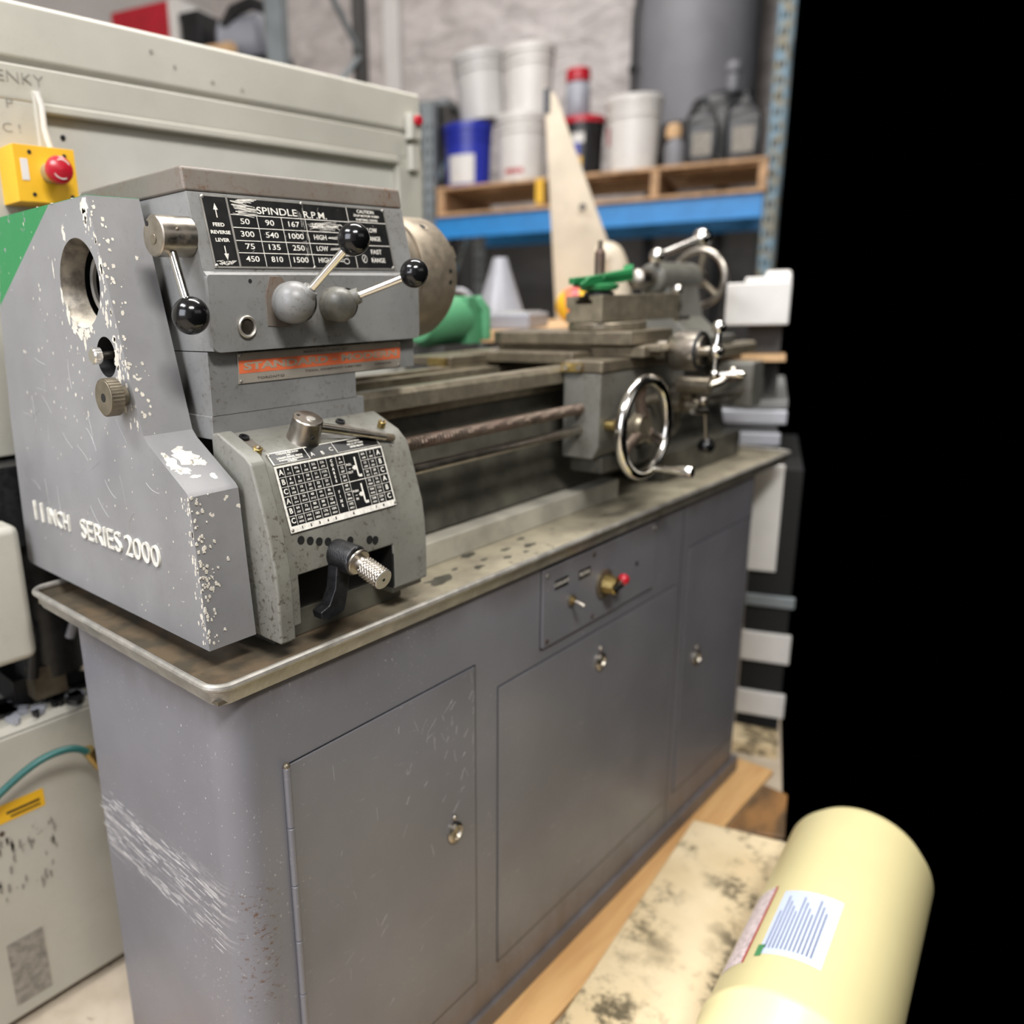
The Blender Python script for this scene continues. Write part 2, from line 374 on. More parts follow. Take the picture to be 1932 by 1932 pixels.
def absorb(o, mb):
    """bake the part and add surface marks (chips, spots, print) to its own mesh"""
    bake(o); e = mb.build('marks', o); bm = bmesh.new(); bm.from_mesh(o.data)
    mats = list(o.data.materials); rm = []
    for mt in e.data.materials:
        if mt not in mats: mats.append(mt); o.data.materials.append(mt)
        rm.append(mats.index(mt))
    k = len(bm.faces); bm.from_mesh(e.data); bm.faces.ensure_lookup_table()
    for i, p in enumerate(e.data.polygons): bm.faces[k+i].material_index = rm[p.material_index]
    bm.to_mesh(o.data); bm.free(); bpy.data.objects.remove(e)
X, Y, Z = Vector((1, 0, 0)), Vector((0, 1, 0)), Vector((0, 0, 1))
BR = math.atan2(0.339, 0.941)          # the building stands at this angle to the lathe
def bw(a, l, z=0.0): return Vector((-0.375+0.941*a-0.339*l, -0.62+0.339*a+0.941*l, z))

def bthing(name, label, cat, a, l, z, group=None):
    o = thing(name, label, cat, bw(a, l, z), BR, group); ROOT[o.name] = Vector((a, l, z)); return o

# ================================================================ the room
def shell(name, boxes, mat):
    m = MB()
    for b in boxes: m.box(*b, mat)
    o = m.build(name, off=(0, 0, 0)); o.location = bw(0, 0, 0); o.rotation_euler = (0, 0, BR); return struct(o)
t = NT('concrete floor')
col = t.mix(t.step(t.noise(3, 6, rough=0.7), 0.35, 0.65), lin(196, 182, 162), lin(168, 154, 134))
col = t.mix(t.step(t.noise(8, 8, rough=0.75), 0.58, 0.66), col, lin(88, 78, 66))
M['floor'] = t.fin(col, 0.6)
t = NT('quilted white wall sheet')
M['wall'] = t.fin(t.mix(t.step(t.noise(2.2, 5, t.maps((1, 1, 2.5)), rough=0.6, dist=1.5), 0.35, 0.65), lin(214, 206, 202), lin(188, 180, 176)), 0.45)
t.bump(t.noise(2.0, 4, t.maps((1, 1, 2.0)), dist=1.0), 0.9, 0.12)
M['plainwall'] = plain('painted wall', (216, 212, 208), 0.7, var=0.05, vs=2)
shell('floor', [(-3.2, 7.2, -0.11, 5.0, -0.12, 0.0)], 'floor')
shell('wall_back', [(7.0, 7.15, 0.06, 5.0, 0, 5.0)], 'wall')
shell('wall_left', [(-3.2, 7.15, 5.0, 5.15, 0, 5.0)], 'plainwall')
shell('wall_front', [(-3.35, -3.2, -3.0, 5.15, 0, 5.0)], 'plainwall')
shell('ceiling', [(-3.2, 7.15, -3.0, 5.15, 5.0, 5.12)], 'plainwall')
# wall sheet seams and the white stud in front of it
m = MB()
m.box(6.9, 7.0, 3.05, 3.2, 0, 5.0, 'plainwall'); o = m.build('trim_1', off=(0, 0, 0), bevel=0.01)
o.location = bw(0, 0, 0); o.rotation_euler = (0, 0, BR); struct(o)

# ---------------------------------------------------------------- boards on the floor under and before the lathe
t = NT('plywood'); 
M['ply'] = t.fin(t.mix(t.step(t.noise(3, 6, t.maps((1, 9, 1)), rough=0.6), 0.35, 0.65), lin(214, 172, 116), lin(196, 150, 96)), 0.55)
t = NT('dirty slab')
col = t.mix(t.step(t.noise(5, 5), 0.3, 0.7), lin(226, 208, 172), lin(206, 184, 144))
col = t.mix(t.math('MULTIPLY', t.step(t.noise(13, 9, rough=0.78), 0.47, 0.60), t.step(t.noise(3.2, 4), 0.38, 0.54)), col, lin(92, 82, 60))
M['slab'] = t.fin(col, 0.55); t.bump(t.noise(30, 6), 0.3, 0.004)
t = NT('dark plank')
M['darkwood'] = t.fin(t.mix(t.step(t.noise(4, 6, t.maps((1, 3, 1))), 0.35, 0.62), lin(150, 108, 62), lin(74, 58, 40)), 0.5)
m = MB(); m.box(-0.1, 1.42, -0.07, 0.38, 0.0001, 0.012, 'ply')
tag(m.build('plywood_sheet', off=(0.6, 0, 0), bevel=0.001), 'tan plywood sheet lying under the grey lathe cabinet', 'plywood sheet').location = (0.6, 0, 0)
m = MB(); m.prism([(0.28, -0.105), (1.10, -0.02), (1.155, -0.190), (0.745, -0.336), (0.28, -0.50)], 'z', 0.0001, 0.026, 'slab')
o = m.build('stained_board', off=(0.7, -0.2, 0), bevel=0.003); o.location = (0.7, -0.2, 0)
tag(o, 'pale board with black mould stains on the floor before the lathe cabinet', 'board')
m = MB(); m.prism([(1.135, -0.075), (1.35, -0.075), (1.345, -0.128), (1.19, -0.176)], 'z', 0.0002, 0.012, 'darkwood')
o = m.build('timber_plank', off=(1.25, -0.14, 0), bevel=0.003); o.location = (1.25, -0.14, 0)
tag(o, 'dark oil-soaked brown plank beyond the stained board', 'plank')

# ================================================================ the lathe
L = thing('metalworking_lathe', 'grey engine lathe on its own steel cabinet, with chuck, carriage, handwheel and tailstock', 'lathe', (0.68, 0.18, 0.0), world=True)
def rrect(x0, x1, y0, y1, rr, n=8):
    P = []
    for (cx_, cy_, a0, r_) in ((x1-rr[0], y0+rr[0], -90, rr[0]), (x1-rr[1], y1-rr[1], 0, rr[1]), (x0+rr[2], y1-rr[2], 90, rr[2]), (x0+rr[3], y0+rr[3], 180, rr[3])):
        for i in range(n+1):
            a = R(a0+90*i/n); P.append((cx_+r_*math.cos(a), cy_+r_*math.sin(a)))
    return P
# --- cabinet
m = MB()
m.prism(rrect(0.0, 1.362, 0.0, 0.345, (0.03, 0.03, 0.03, 0.038)), 'z', 0.012, 0.738, 'cab')
for (x0, x1, z0, z1) in ((0.071, 0.388, 0.119, 0.6345), (0.4415, 0.985, 0.119, 0.5825), (1.033, 1.331, 0.119, 0.6435), (0.5435, 0.8885, 0.6075, 0.7275)):
    m.box(x0-0.0018, x1+0.0034, -0.0008, 0.002, z0-0.0046, z1+0.0018, 'black')
m.box(1.003, 1.0055, -0.0006, 0.002, 0.03, 0.736, 'black')
m.box(-0.004, 1.366, -0.006, 0.349, 0.0125, 0.05, 'cab')
cabinet = m.build('cabinet_body', L, bevel=0.0012, angle=30)
m = MB(); rs = random.Random(4)
for k in range(150):
    y = rs.uniform(.045, .325); lane = rs.choice((.500, .488, .478, .466, .452, .436, .424)); z = lane-.03*(.3-y)*rs.uniform(.6, 1.2)+rs.gauss(0, .0035)
    m.flake((-.00005, y, z), Vector((0, -1, rs.uniform(-.06, -.01))), Z, rs.uniform(.002, .006), 'scratch', h=.0001, n=9, sx=2.2, sy=.13, seed=k)
for k in range(60): m.flake((-.00005, .045+abs(rs.gauss(0, .05)), rs.uniform(.1, .72)), -Y, Z, rs.uniform(.0003, .0009), 'scratch', h=.0001, n=7, sy=1.6, seed=k+500)
absorb(cabinet, m)
def latch(door, x, z, s=1.0):
    m = MB()
    m.rev([(0, 0), (0, .0125*s), (.003, .0125*s), (.006, .0095*s), (.006, .0075*s), (.002, .006*s), (.002, 0)], (x, -0.0022, z), -Y, 'steel', 24)
    m.box(x-.0018, x+.0018, -.006, -.003, z-.008, z+.008, 'steel')
    m.ball((x, -0.003, z+.019*s), .0032*s, 'steel', 12)
    m.build('latch', door)
def cdoor(x0, x1, z0, z1, lx, lz, lab):
    m = MB(); m.box(x0, x1, -0.0022, 0.001, z0, z1, 'door')
    d = m.build('cabinet_door', L, bevel=0.0008); latch(d, lx, lz, 1.2); return d
d1 = cdoor(0.071, 0.388, 0.119, 0.6345, 0.341, 0.405, '')
m = MB(); rs = random.Random(8)
for k in range(60):
    if k < 40: x = min(.383, max(.12, rs.gauss(.33, .05))); z = rs.gauss(.54, .05)
    else: x = rs.uniform(.1, .37); z = rs.uniform(.2, .6)
    a0 = rs.uniform(.1, 1.3) if k % 3 else rs.uniform(1.3, 2.0); P = []; cv = rs.uniform(-15, 15); st_ = rs.uniform(.0012, .0040)
    for i in range(6): P.append((min(x, .386), -.0022, min(z, .632))); x += st_*math.cos(a0); z += st_*math.sin(a0); a0 += cv*st_
    m.tube(P, rs.uniform(.00010, .00022), 'scratch', 4)
absorb(d1, m)
m = MB(); zz = 0.635
for k in range(7):
    z0 = 0.635-0.516*(k+1)/7; m.cyl((0.0685, -0.0035, z0+.0006), (0.0685, -0.0035, z0+0.516/7-.0006), 0.0042, 'door', n=14, ch=0.0006)
m.ball((0.0685, -0.0035, 0.636), 0.0042, 'dsteel', 12); m.build('hinge', d1)
cdoor(0.4415, 0.985, 0.119, 0.5825, 0.715, 0.526, '')
cdoor(1.033, 1.331, 0.119, 0.6435, 1.096, 0.397, '')
# --- control panel
m = MB(); m.box(0.5435, 0.768, -0.005, 0.001, 0.6075, 0.7275, 'cab'); m.box(0.7695, 0.8885, -0.004, 0.001, 0.6075, 0.7275, 'cab')
for x, z in ((0.553, 0.719), (0.88, 0.719), (0.553, 0.616), (0.68, 0.617), (0.68, 0.72)):
    m.cyl((x, -0.005, z), (x, -0.0068, z), 0.0035, 'alu' if z > .7 and x != 0.68 else 'screwrust', n=12)
m.cyl((0.823, -0.004, 0.668), (0.823, -0.0046, 0.668), 0.0045, 'black', n=14)
panel = m.build('control_panel', L, bevel=0.0008)
m = MB(); m.quad((0.572, -0.0052, 0.691), X, Z, 0, 0.036, 0, 0.015, 'blackpaint'); m.text('COOLANT', 0.008, (0.590, -0.0056, 0.6985), X, Z, 'white', ex=0.0001)
m.build('switch_tag', panel); m = MB(); m.quad((0.637, -0.0052, 0.689), X, Z, 0, 0.034, 0, 0.015, 'blackpaint'); m.text('MOTOR', 0.008, (0.654, -0.0056, 0.6965), X, Z, 'white', ex=0.0001)
m.build('switch_tag', panel)
m = MB(); m.cyl((0.616, -0.005, 0.664), (0.616, -0.009, 0.664), 0.009, 'dsteel', n=20); m.cyl((0.616, -0.009, 0.664), (0.616, -0.013, 0.664), 0.0055, 'brass', n=6)
m.cyl((0.616, -0.012, 0.664), (0.618, -0.028, 0.658), 0.002, 'steel', r1=0.0032, n=12); m.build('toggle_switch', panel)
m = MB(); m.cyl((0.712, -0.005, 0.664), (0.712, -0.009, 0.664), 0.024, 'dsteel', n=28); m.cyl((0.712, -0.009, 0.664), (0.712, -0.030, 0.664), 0.0165, 'brass', r1=0.014, n=10, ch=0.002)
m.box(0.703, 0.721, -0.036, -0.030, 0.661, 0.667, 'blackpaint'); m.ball((0.735, -0.028, 0.669), 0.0095, 'red', 16)
m.cyl((0.714, -0.028, 0.666), (0.735, -0.028, 0.669), 0.003, 'dsteel', n=10); m.build('rotary_switch', panel)
# --- chip tray
m = MB()
x0, x1, y0, y1 = -0.014, 1.515, -0.012, 0.425
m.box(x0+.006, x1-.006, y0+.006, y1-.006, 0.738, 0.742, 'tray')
path = [(px, py, 0.757) for px, py in rrect(x0, x1, y0, y1, (.02, .02, .02, .02), 6)]
m.tube(path, 0.0042, 'rim', 10, True)
P = rrect(x0, x1, y0, y1, (.02, .02, .02, .02), 6); k = len(P)
Q = rrect(x0+.006, x1-.006, y0+.006, y1-.006, (.016, .016, .016, .016), 6)
W_ = rrect(x0-.001, x1+.001, y0-.001, y1+.001, (.02, .02, .02, .02), 6)
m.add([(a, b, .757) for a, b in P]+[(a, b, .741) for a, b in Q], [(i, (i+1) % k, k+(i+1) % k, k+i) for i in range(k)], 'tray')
m.add([(a, b, .757) for a, b in W_]+[(a, b, .736) for a, b in Q], [(i, (i+1) % k, k+(i+1) % k, k+i) for i in range(k)], 'rim')
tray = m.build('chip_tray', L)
m = MB()
for (x, y, r_) in ((.391, .06, .02), (.50, .10, .012), (.56, .075, .008), (.60, .06, .01), (.62, .09, .008), (.47, .055, .008), (.53, .05, .007), (.44, .075, .006), (.57, .045, .006), (.50, .07, .006)):
    m.flake((x, y, .7421), X, Y, r_, 'webdark', h=.0004, sx=1.4, sy=.7, seed=int(x*1000))
absorb(tray, m)
# --- bed
m = MB()
m.prism([(.118, .972), (.118, .992), (.124, .999), (.150, .999), (.150, .993), (.172, .993), (.172, .96), (.150, .955), (.150, .972)], 'x', .312, 1.60, 'way')
m.prism([(.335, .972), (.335, .992), (.324, .999), (.300, .999), (.300, .993), (.278, .993), (.278, .96), (.320, .955)], 'x', .312, 1.60, 'way')
m.prism([(.112, .9725), (.112, .998), (.345, .998), (.345, .9725)], 'x', .088, .3115, 'grey')
m.prism([(.172, .9725), (.158, .93), (.158, .86), (.150, .82), (.135, .782), (.330, .782), (.318, .86), (.318, .93), (.30, .9725)], 'x', .30, 1.52, 'webdark')
bed = m.build('bed', L, bevel=0.0012)
m = MB(); m.prism([(.108, .742), (.108, .778), (.36, .782), (.36, .742)], 'x', .30, .955, 'ledge'); m.prism([(.1, .742), (.1, .80), (.36, .80), (.36, .742)], 'x', 1.12, 1.5, 'webdark'); m.build('bed_plinth', L, bevel=0.002)
# --- headstock
m = MB()
m.prism([(.0895, .998), (.298, .998), (.298, 1.028), (.404, 1.028), (.404, 1.065), (.0895, 1.065)], 'y', .1115, .35, 'grey')
m.prism([(.100, 1.066), (.1005, 1.142), (.1055, 1.146), (.1245, 1.2245), (.355, 1.2245), (.355, 1.066)], 'x', .0895, .4015, 'grey')
# raised front panel with rounded corners
ys = [(a, b) for a, b in rrect(.0885, .4025, 1.0645, 1.1425, (.008, .004, .004, .010), 5)]
m.prism(ys, 'y', .0985, .104, 'grey')
for x, z in ((.141, 1.136), (.168, 1.131), (.176, 1.137)): m.cyl((x, .0987, z), (x, .0982, z), .0024, 'black', n=12)
m.cyl((.2195, .0987, 1.119), (.2195, .0975, 1.119), .0028, 'grey', n=12)
head = m.build('headstock', L, bevel=0.002)
m = MB()
m.prism([(.1245, 1.2247), (.1285, 1.248), (.1315, 1.2495), (.352, 1.2495), (.358, 1.244), (.358, 1.2247)], 'x', .0875, .403, 'lid')
m.build('top_cover', head, bevel=0.003)
m = MB(); m.rev([(0, .0118), (.0025, .0118), (.0035, .0105), (.0025, .0085), (.0005, .0085)], (.132, .0985, 1.0895), -Y, 'alu', 30); m.cyl((.132, .0985, 1.0895), (.132, .0975, 1.0895), .0086, 'lens', n=24)
m.build('oil_sight_glass', head)
# lettered speed plate on the slanted face
SV = Vector((0, .0185, .077)).normalized(); SN = X.cross(SV); SO = Vector((0, .1065, 1.15)) + SN*0.0006
def sp(x, v, h=0.0): return SO+X*(x/1000)+SV*(v/1000)+SN*h
m = MB(); m.quad(sp(0, 0), X, SV, .1035, .3675, -.001, .0745, 'alu', .0007)
for x0_, x1_, v0, v1 in ((105.5, 134, 1, 72.5), (136.5, 303, 1, 72.5), (304, 365.5, 1, 72.5)):
    m.quad(sp(0, 0, .0007), X, SV, x0_/1000, x1_/1000, v0/1000, v1/1000, 'plate', .0001)
for x, v in ((106, 72), (365, 72), (106.3, 1.5), (364.5, 1.5), (236, 72.8), (237, .6)):
    q = sp(x, v, .0007); m.rev([(0, .0021), (.0006, .0019), (.0011, .0010), (.0012, 0)], q, SN, 'alu', 12)
splate = m.build('speed_plate', head)
m = MB(); F = lambda s_, x, v, h, w_, off=.00006: m.fit(s_, h/1000, w_/1000, sp(x, v, .0009), X, SV, 'white', ex=.0001, off=off)
F('SPINDLE', 199, 61, 8.4, 55); F('R.P.M.', 253, 60, 8.4, 34)
for r_, row in enumerate((('50', '90', '167'), ('300', '540', '1000'), ('75', '135', '250'), ('450', '810', '1500'))):
    for c_, s_ in enumerate(row): F(s_, (153, 185.5, 219)[c_], (48.3, 35, 22, 8.7)[r_], 6.6, 1+5.4*len(s_)-1.6*s_.count('1'))
for s_, v, w_ in (('LOW', 48.4, 16), ('HIGH', 35, 18.5), ('LOW', 22.2, 17), ('HIGH', 8.9, 18.5)): F(s_, 254, v, 6.2, w_)
F('LOW', 340, 46.5, 6.0, 16); F('RANGE', 340, 36.3, 6.0, 23); F('FAST', 340, 20.2, 6.0, 18); F('RANGE', 341, 10, 6.0, 23)
F('CAUTION:', 334.8, 68.6, 4.4, 29); F('STOP MOTOR WHEN', 334.7, 63.6, 2.9, 42); F('SHIFTING GEARS', 334.5, 58.8, 2.9, 36)
F('FEED', 119, 43.6, 4.0, 14, .00015); F('REVERSE', 119.5, 35.8, 3.8, 24, .00015); F('LEVER', 119.8, 27.8, 4.0, 17, .00015)
def bar(xa, va, xb, vb, wd):
    d = Vector((xb-xa, vb-va)); n_ = Vector((-d.y, d.x)).normalized()*wd/2
    ps = [(xa+n_.x, va+n_.y), (xa-n_.x, va-n_.y), (xb-n_.x, vb-n_.y), (xb+n_.x, vb+n_.y)]
    m.add([sp(a, b, .00095) for a, b in ps], [(0, 1, 2, 3)], 'white')
for v in (55.3, 41.8, 28.1, 15.3): bar(136.5, v, 303 if v > 50 or v != 28.1 else 365, v, .8)
bar(303, 56, 365, 56, .8); bar(136.5, 28.1, 365, 28.1, .8)
for x in (169.5, 202.5, 236.5): bar(x, 1, x, 55.3, .8)
bar(303.7, 1, 303.7, 72.5, .8)
bar(119, 51, 119, 61, 1.3); m.add([sp(119, 66, .001), sp(116.2, 59, .001), sp(121.8, 59, .001)], [(0, 1, 2)], 'white')
bar(120.5, 22, 120.5, 12, 1.3); m.add([sp(121, 7, .001), sp(118, 14, .001), sp(123.8, 14, .001)], [(0, 1, 2)], 'white')
# lever pictograms: a small knob on a crooked arm
for v, s_ in ((47.8, 1), (34.5, -1), (21.8, 1), (8.5, -1)):
    q = [(288+4.2*math.cos(a*math.pi/8), v+3.0*math.sin(a*math.pi/8)) for a in range(17)]
    for a in range(16): bar(*q[a], *q[a+1], .7)
    bar(266, v-.4*s_, 283.5, v+.5*s_, .8); bar(267, v+1.2, 283.5, v+1.8, .6)
for v in (41, 12):
    q = [(318+4*math.cos(a*math.pi/6), v+4.6*math.sin(a*math.pi/6)) for a in range(13)]
    for a in range(12): bar(*q[a], *q[a+1], .7)
    bar(316, v-3, 319.5, v+3, .8)
# scratches through the enamel
rnd = random.Random(3)
for k in range(34):
    xa = rnd.uniform(139, 150); va = rnd.uniform(56.5, 71.5); ln = rnd.uniform(8, 30)
    bar(xa, va, min(xa+ln, 176), va+rnd.uniform(-4, 1.5)*ln/20, rnd.uniform(.25, 1.1))
for k in range(26):
    xa = rnd.uniform(238, 258); va = rnd.uniform(43, 52); ln = rnd.uniform(10, 34); bar(xa, va, xa+ln, va+rnd.uniform(-1.5, 2.5), rnd.uniform(.15, .45))
for k in range(26):
    xa = rnd.uniform(228, 238); va = rnd.uniform(2, 66); bar(xa, va, xa+rnd.uniform(-1, 1), va+rnd.uniform(3, 10), rnd.uniform(.12, .3))
for k in range(18):
    xa = rnd.uniform(106.5, 128); bar(xa, rnd.uniform(1.5, 7), xa+rnd.uniform(4, 9), rnd.uniform(2, 7), rnd.uniform(.3, .8))
for k in range(30):
    xa = rnd.uniform(137, 360); va = rnd.uniform(3, 70); a = rnd.uniform(0, 3.1); ln = rnd.uniform(1, 6); bar(xa, va, xa+ln*math.cos(a), va+ln*math.sin(a), .18)
m.build('lettering', splate)
# maker's plate on the lower face
BV = Vector((0, -.0015, .0365)).normalized(); BN = X.cross(BV); BO = Vector((0, .1122, 1.0295))+BN*.001
def bp(x, v, h=0.0): return BO+X*(x/1000)+BV*(v/1000)+BN*h
m = MB(); m.quad(bp(0, 0), X, BV, .125, .3765, -.0002, .0325, 'aluplate', .001)
m.quad(bp(0, 0, .001), X, BV, .126, .3758, .0105, .0245, 'orange', .0002)
for x, v in ((128, 30), (374, 30), (128, 2.3), (374, 2.3)): m.rev([(0, .0019), (.0006, .0017), (.001, .0008), (.0011, 0)], bp(x, v, .001), BN, 'alu', 12)
bplate = m.build('maker_plate', head, bevel=.0003)
m = MB(); F = lambda s_, x, v, h, w_, mt, off=.00005: m.fit(s_, h/1000, w_/1000, bp(x, v, .0013), X, BV, mt, ex=.0001, off=off)
F('STANDARD - MODERN', 251, 17.6, 8.4, 238, 'pewter', .0004); F('MANUFACTURED BY', 250, 28.2, 2.5, 68, 'ink2'); F('TOOL COMPANY LIMITED', 262, 6.6, 2.5, 90, 'ink2')
F('TORONTO', 168, 4.2, 2.7, 38, 'ink2'); F('CANADA', 345, 6.5, 2.5, 30, 'ink2')
m.build('lettering', bplate)
# selector levers
def lever(base, dome, dr, rod0, ball_c, br, hubmat, scz):
    m = MB(); m.ball(dome, dr, hubmat, 32, scz); m.rev([(0, dr*.95), (.012, dr*1.02), (.03, dr*.9)], base, -Y, hubmat, 32)
    d = (Vector(ball_c)-Vector(rod0)).normalized()
    m.rev([(-.014, dr*.62), (-.004, dr*.50), (.004, .0088), (.0045, .0082), (.0045, 0)], rod0, d, hubmat, 24)
    h = m.build('selector_lever', L)
    m = MB(); m.cyl(rod0, ball_c, .0044, 'chrome', n=20); m.build('rod', h)
    m = MB(); m.ball(ball_c, br, 'knob', 36); m.build('ball_knob', h)
lever((.188, .1005, 1.113), (.182, .077, 1.113), .0222, (.190, .062, 1.124), (.2105, .010, 1.1735), .0168, 'grey', (1, 1, 1.0))
lever((.252, .1005, 1.110), (.248, .078, 1.109), .0192, (.262, .066, 1.1175), (.300, .010, 1.1405), .0160, 'apron', (1, 1, 1.0))
m = MB(); m.prism([(a*.9+.178, b*1.0+1.117) for a, b in ((-.020, -.028), (.012, -.03), (.02, -.01), (.016, .012), (.004, .024), (-.013, .024), (-.021, .004))], 'y', .0975, .0988, 'lid'); m.build('worn_patch', head, bevel=.0005)
# feed reverse lever on the left face
m = MB(); m.cyl((.0895, .128, 1.1805), (.050, .128, 1.1805), .0200, 'steel', n=40, ch=.0012)
m.cyl((.0500, .128, 1.1775), (.0493, .128, 1.1775), .0052, 'dsteel', n=24, ch=.0003); m.cyl((.0500, .138, 1.193), (.0496, .138, 1.193), .0028, 'black', n=14)
m.ball((.066, .1085, 1.186), .0017, 'dsteel', 10)
h = m.build('feed_reverse_lever', L)
m = MB(); m.cyl((.064, .118, 1.163), (.0605, .09, 1.104), .0046, 'chrome', n=20); m.build('rod', h)
m = MB(); m.ball((.0603, .089, 1.1030), .0186, 'knob', 36); m.build('ball_knob', h)
# --- end gear cover
pr = [(.047, .77), (.0535, .86), (.058, .93), (.062, .9345), (.128, .976), (.136, .984), (.1985, 1.2245), (.436, 1.2245), (.475, 1.12), (.497, .975), (.508, .82), (.512, .775), (.505, .77)]
m = MB(); m.prism(pr, 'x', .020, .078, 'coverA'); cover = m.build('gear_cover', L)
def cutter(mb): return mb.build('cutter', L)
c1 = MB(); c1.rev([(0, 0), (0, .050), (.0055, .0465), (.012, .0435), (.031, .040), (.031, 0)], (.0145, .239, 1.1395), X, 'dish', 48)
c1b = MB(); c1b.cyl((.045, .239, 1.1395), (.0765, .239, 1.1395), .056, 'black', n=40)
c2 = MB(); c2.rev([(0, 0), (0, .0215), (.05, .020), (.05, 0)], (.0145, .197, 1.063), X, 'black', 32)
bool_cut(cover, [cutter(c1), cutter(c1b), cutter(c2)])
b = cover.modifiers.new('bevel', 'BEVEL'); b.width = .0022; b.segments = 3; b.limit_method = 'ANGLE'; b.angle_limit = R(20); b.harden_normals = True
m = MB()
fl = lambda y, z, r_, **k: m.flake((.0200, y, z), -Y, Z, r_, 'primer', h=.00018, **k)
rnd = random.Random(11)
def crop3(cxp, cyp):
    return None
# big bare patches on the nose of the cover
sl = Vector((0, .066, .0415)).normalized(); so = Vector((0, .062, .9345))
for (x, tt, r_, sx_, sy_, sd) in ((.048, .052, .0135, 1.25, 1.0, 4), (.057, .040, .008, 1.3, .9, 9), (.029, .044, .009, .9, 1.6, 21), (.034, .030, .007, 1.3, .8, 5), (.042, .020, .004, 1.6, .7, 6), (.050, .066, .004, 1.2, .7, 8), (.028, .058, .004, .8, 1.5, 31)):
    m.flake(so+X*x+sl*tt, X, sl, r_, 'primer', h=.0002, n=23, sx=sx_, sy=sy_, seed=sd)
# chips down the front edges
for k in range(150):
    tz = rnd.random(); z = .775+.155*tz; yy = .047+(z-.77)*.066
    if rnd.random() < .5: fl(yy+.001+abs(rnd.gauss(0, .006)), z, rnd.uniform(.0006, .003), sx=.6, sy=1.3, seed=k)
    else: m.flake((.0205+abs(rnd.gauss(0, .010)), yy-.0002, z), X, Z, rnd.uniform(.0005, .0022), 'primer', h=.0006, sx=.8, sy=1.2, seed=k)
for k in range(120):
    tz = rnd.random(); z = .985+.235*tz; yy = .136+(z-.984)*.260
    if rnd.random() < .55: fl(yy+.001+abs(rnd.gauss(0, .009)), z, rnd.uniform(.0005, .0035), sx=.7, sy=1.5, seed=k+300)
    else: m.flake(Vector((.0205+abs(rnd.gauss(0, .012)), yy, z)), X, Vector((0, .26, 1)), rnd.uniform(.0005, .0028), 'primer', h=.0003, sx=.9, sy=1.1, seed=k+700)
for (y, z, r_, sx_, sy_, sd) in ((.206, 1.214, .009, 1.1, 1.0, 41), (.286, 1.128, .005, .5, 2.2, 1), (.276, 1.108, .006, .7, 1.8, 2), (.263, 1.095, .008, 1.0, 1.2, 3), (.250, 1.088, .009, 1.2, .9, 13), (.236, 1.087, .008, 1.1, .8, 14), (.243, 1.078, .005, .6, 1.9, 25), (.224, 1.094, .005, .8, 1.2, 26), (.262, 1.192, .006, .6, 1.6, 15), (.186, 1.103, .006, .7, 1.6, 16), (.174, 1.061, .006, 1, 1.7, 17), (.172, 1.045, .006, .8, 2.0, 18), (.176, 1.081, .004, 1.2, 1.0, 19), (.208, 1.205, .006, .8, 1.3, 20), (.300, 1.158, .002, .5, 5, 22), (.186, 1.155, .006, .7, 2, 23), (.186, 1.03, .005, .7, 1.8, 24)):
    fl(y, z, r_, n=19, sx=sx_, sy=sy_, seed=sd)
for k in range(150):
    y = rnd.uniform(.15, .43); z = rnd.uniform(.98, 1.215)
    if z < .98+(.2-y)*3.6 and y < .2: continue
    if (y-.239)**2+(z-1.14)**2 < .052**2 or (y-.197)**2+(z-1.063)**2 < .024**2: continue
    if y > .30 and rnd.random() < .35: continue
    if y-.13 < (z-.984)*.26+.01: continue
    fl(y, z, rnd.uniform(.0004, .0022), sx=.6, sy=1.3, seed=k+900)
for k in range(70):
    z = rnd.uniform(.78, .97); y = rnd.uniform(.07, .20) if rnd.random() < .6 else rnd.uniform(.2, .47)
    if y < .062+(z-.93)*1.6+.005: continue
    fl(y, z, rnd.uniform(.0004, .0013), sx=.7, sy=1.1, seed=k+1500)
for k in range(46): m.flake((rnd.uniform(.021, .076), .2+rnd.uniform(0, .2), 1.2245), X, Y, rnd.uniform(.0008, .003), 'primer', h=.0003, seed=k+1800)
rs = random.Random(21)
for k in range(34):
    y0 = rs.uniform(.14, .46); z0 = rs.uniform(.86, 1.06); a0 = rs.uniform(0, 6.28); cv = rs.uniform(-28, 28); P = []
    if y0 < .075+(z0-.93)*1.6 or (z0 > .97 and y0 < .19): continue
    for i in range(9): P.append((.01985, y0, z0)); y0 += .0035*math.cos(a0); z0 += .0035*math.sin(a0)*1.2; a0 += cv*.0035
    m.tube(P, rs.uniform(.00010, .00022), 'scratch', 4)
absorb(cover, m)
m = MB()
for s_, ya, yb, sz in (('11', .457, .430, .0300), ('INCH', .412, .349, .0245), ('SERIES', .315, .213, .0270), ('2000', .203, .127, .0275)):
    t_ = MB(); t_.text(s_, sz*1.28, (.0196, 0, .8535), -Y, Z, 'primer_edge', ex=.0021, off=-.0001)
    y0 = max(p.y for p in t_.v); y1 = min(p.y for p in t_.v); k = (ya-yb)/(y0-y1)
    m.text(s_, sz*1.28, (.0196, (ya+yb)/2-(y0+y1)/2*k, .8535), -Y, Z, 'primer_edge', ex=.0021, off=-.0001, sx=k)
m.build('raised_lettering', cover)
m = MB(); m.cyl((.055, .197, 1.065), (.012, .197, 1.065), .0042, 'steel', n=20); m.cyl((.014, .197, 1.065), (.004, .197, 1.065), .0088, 'chrome', n=28, ch=.0015); m.build('plunger_pin', cover)
m = MB(); m.cyl((.0185, .163, 1.0245), (.006, .163, 1.0245), .0105, 'dsteel', n=28)
n_ = 72
P0 = [(.0190+(.0006 if i % 2 else 0), 2*math.pi*i/n_) for i in range(n_)]
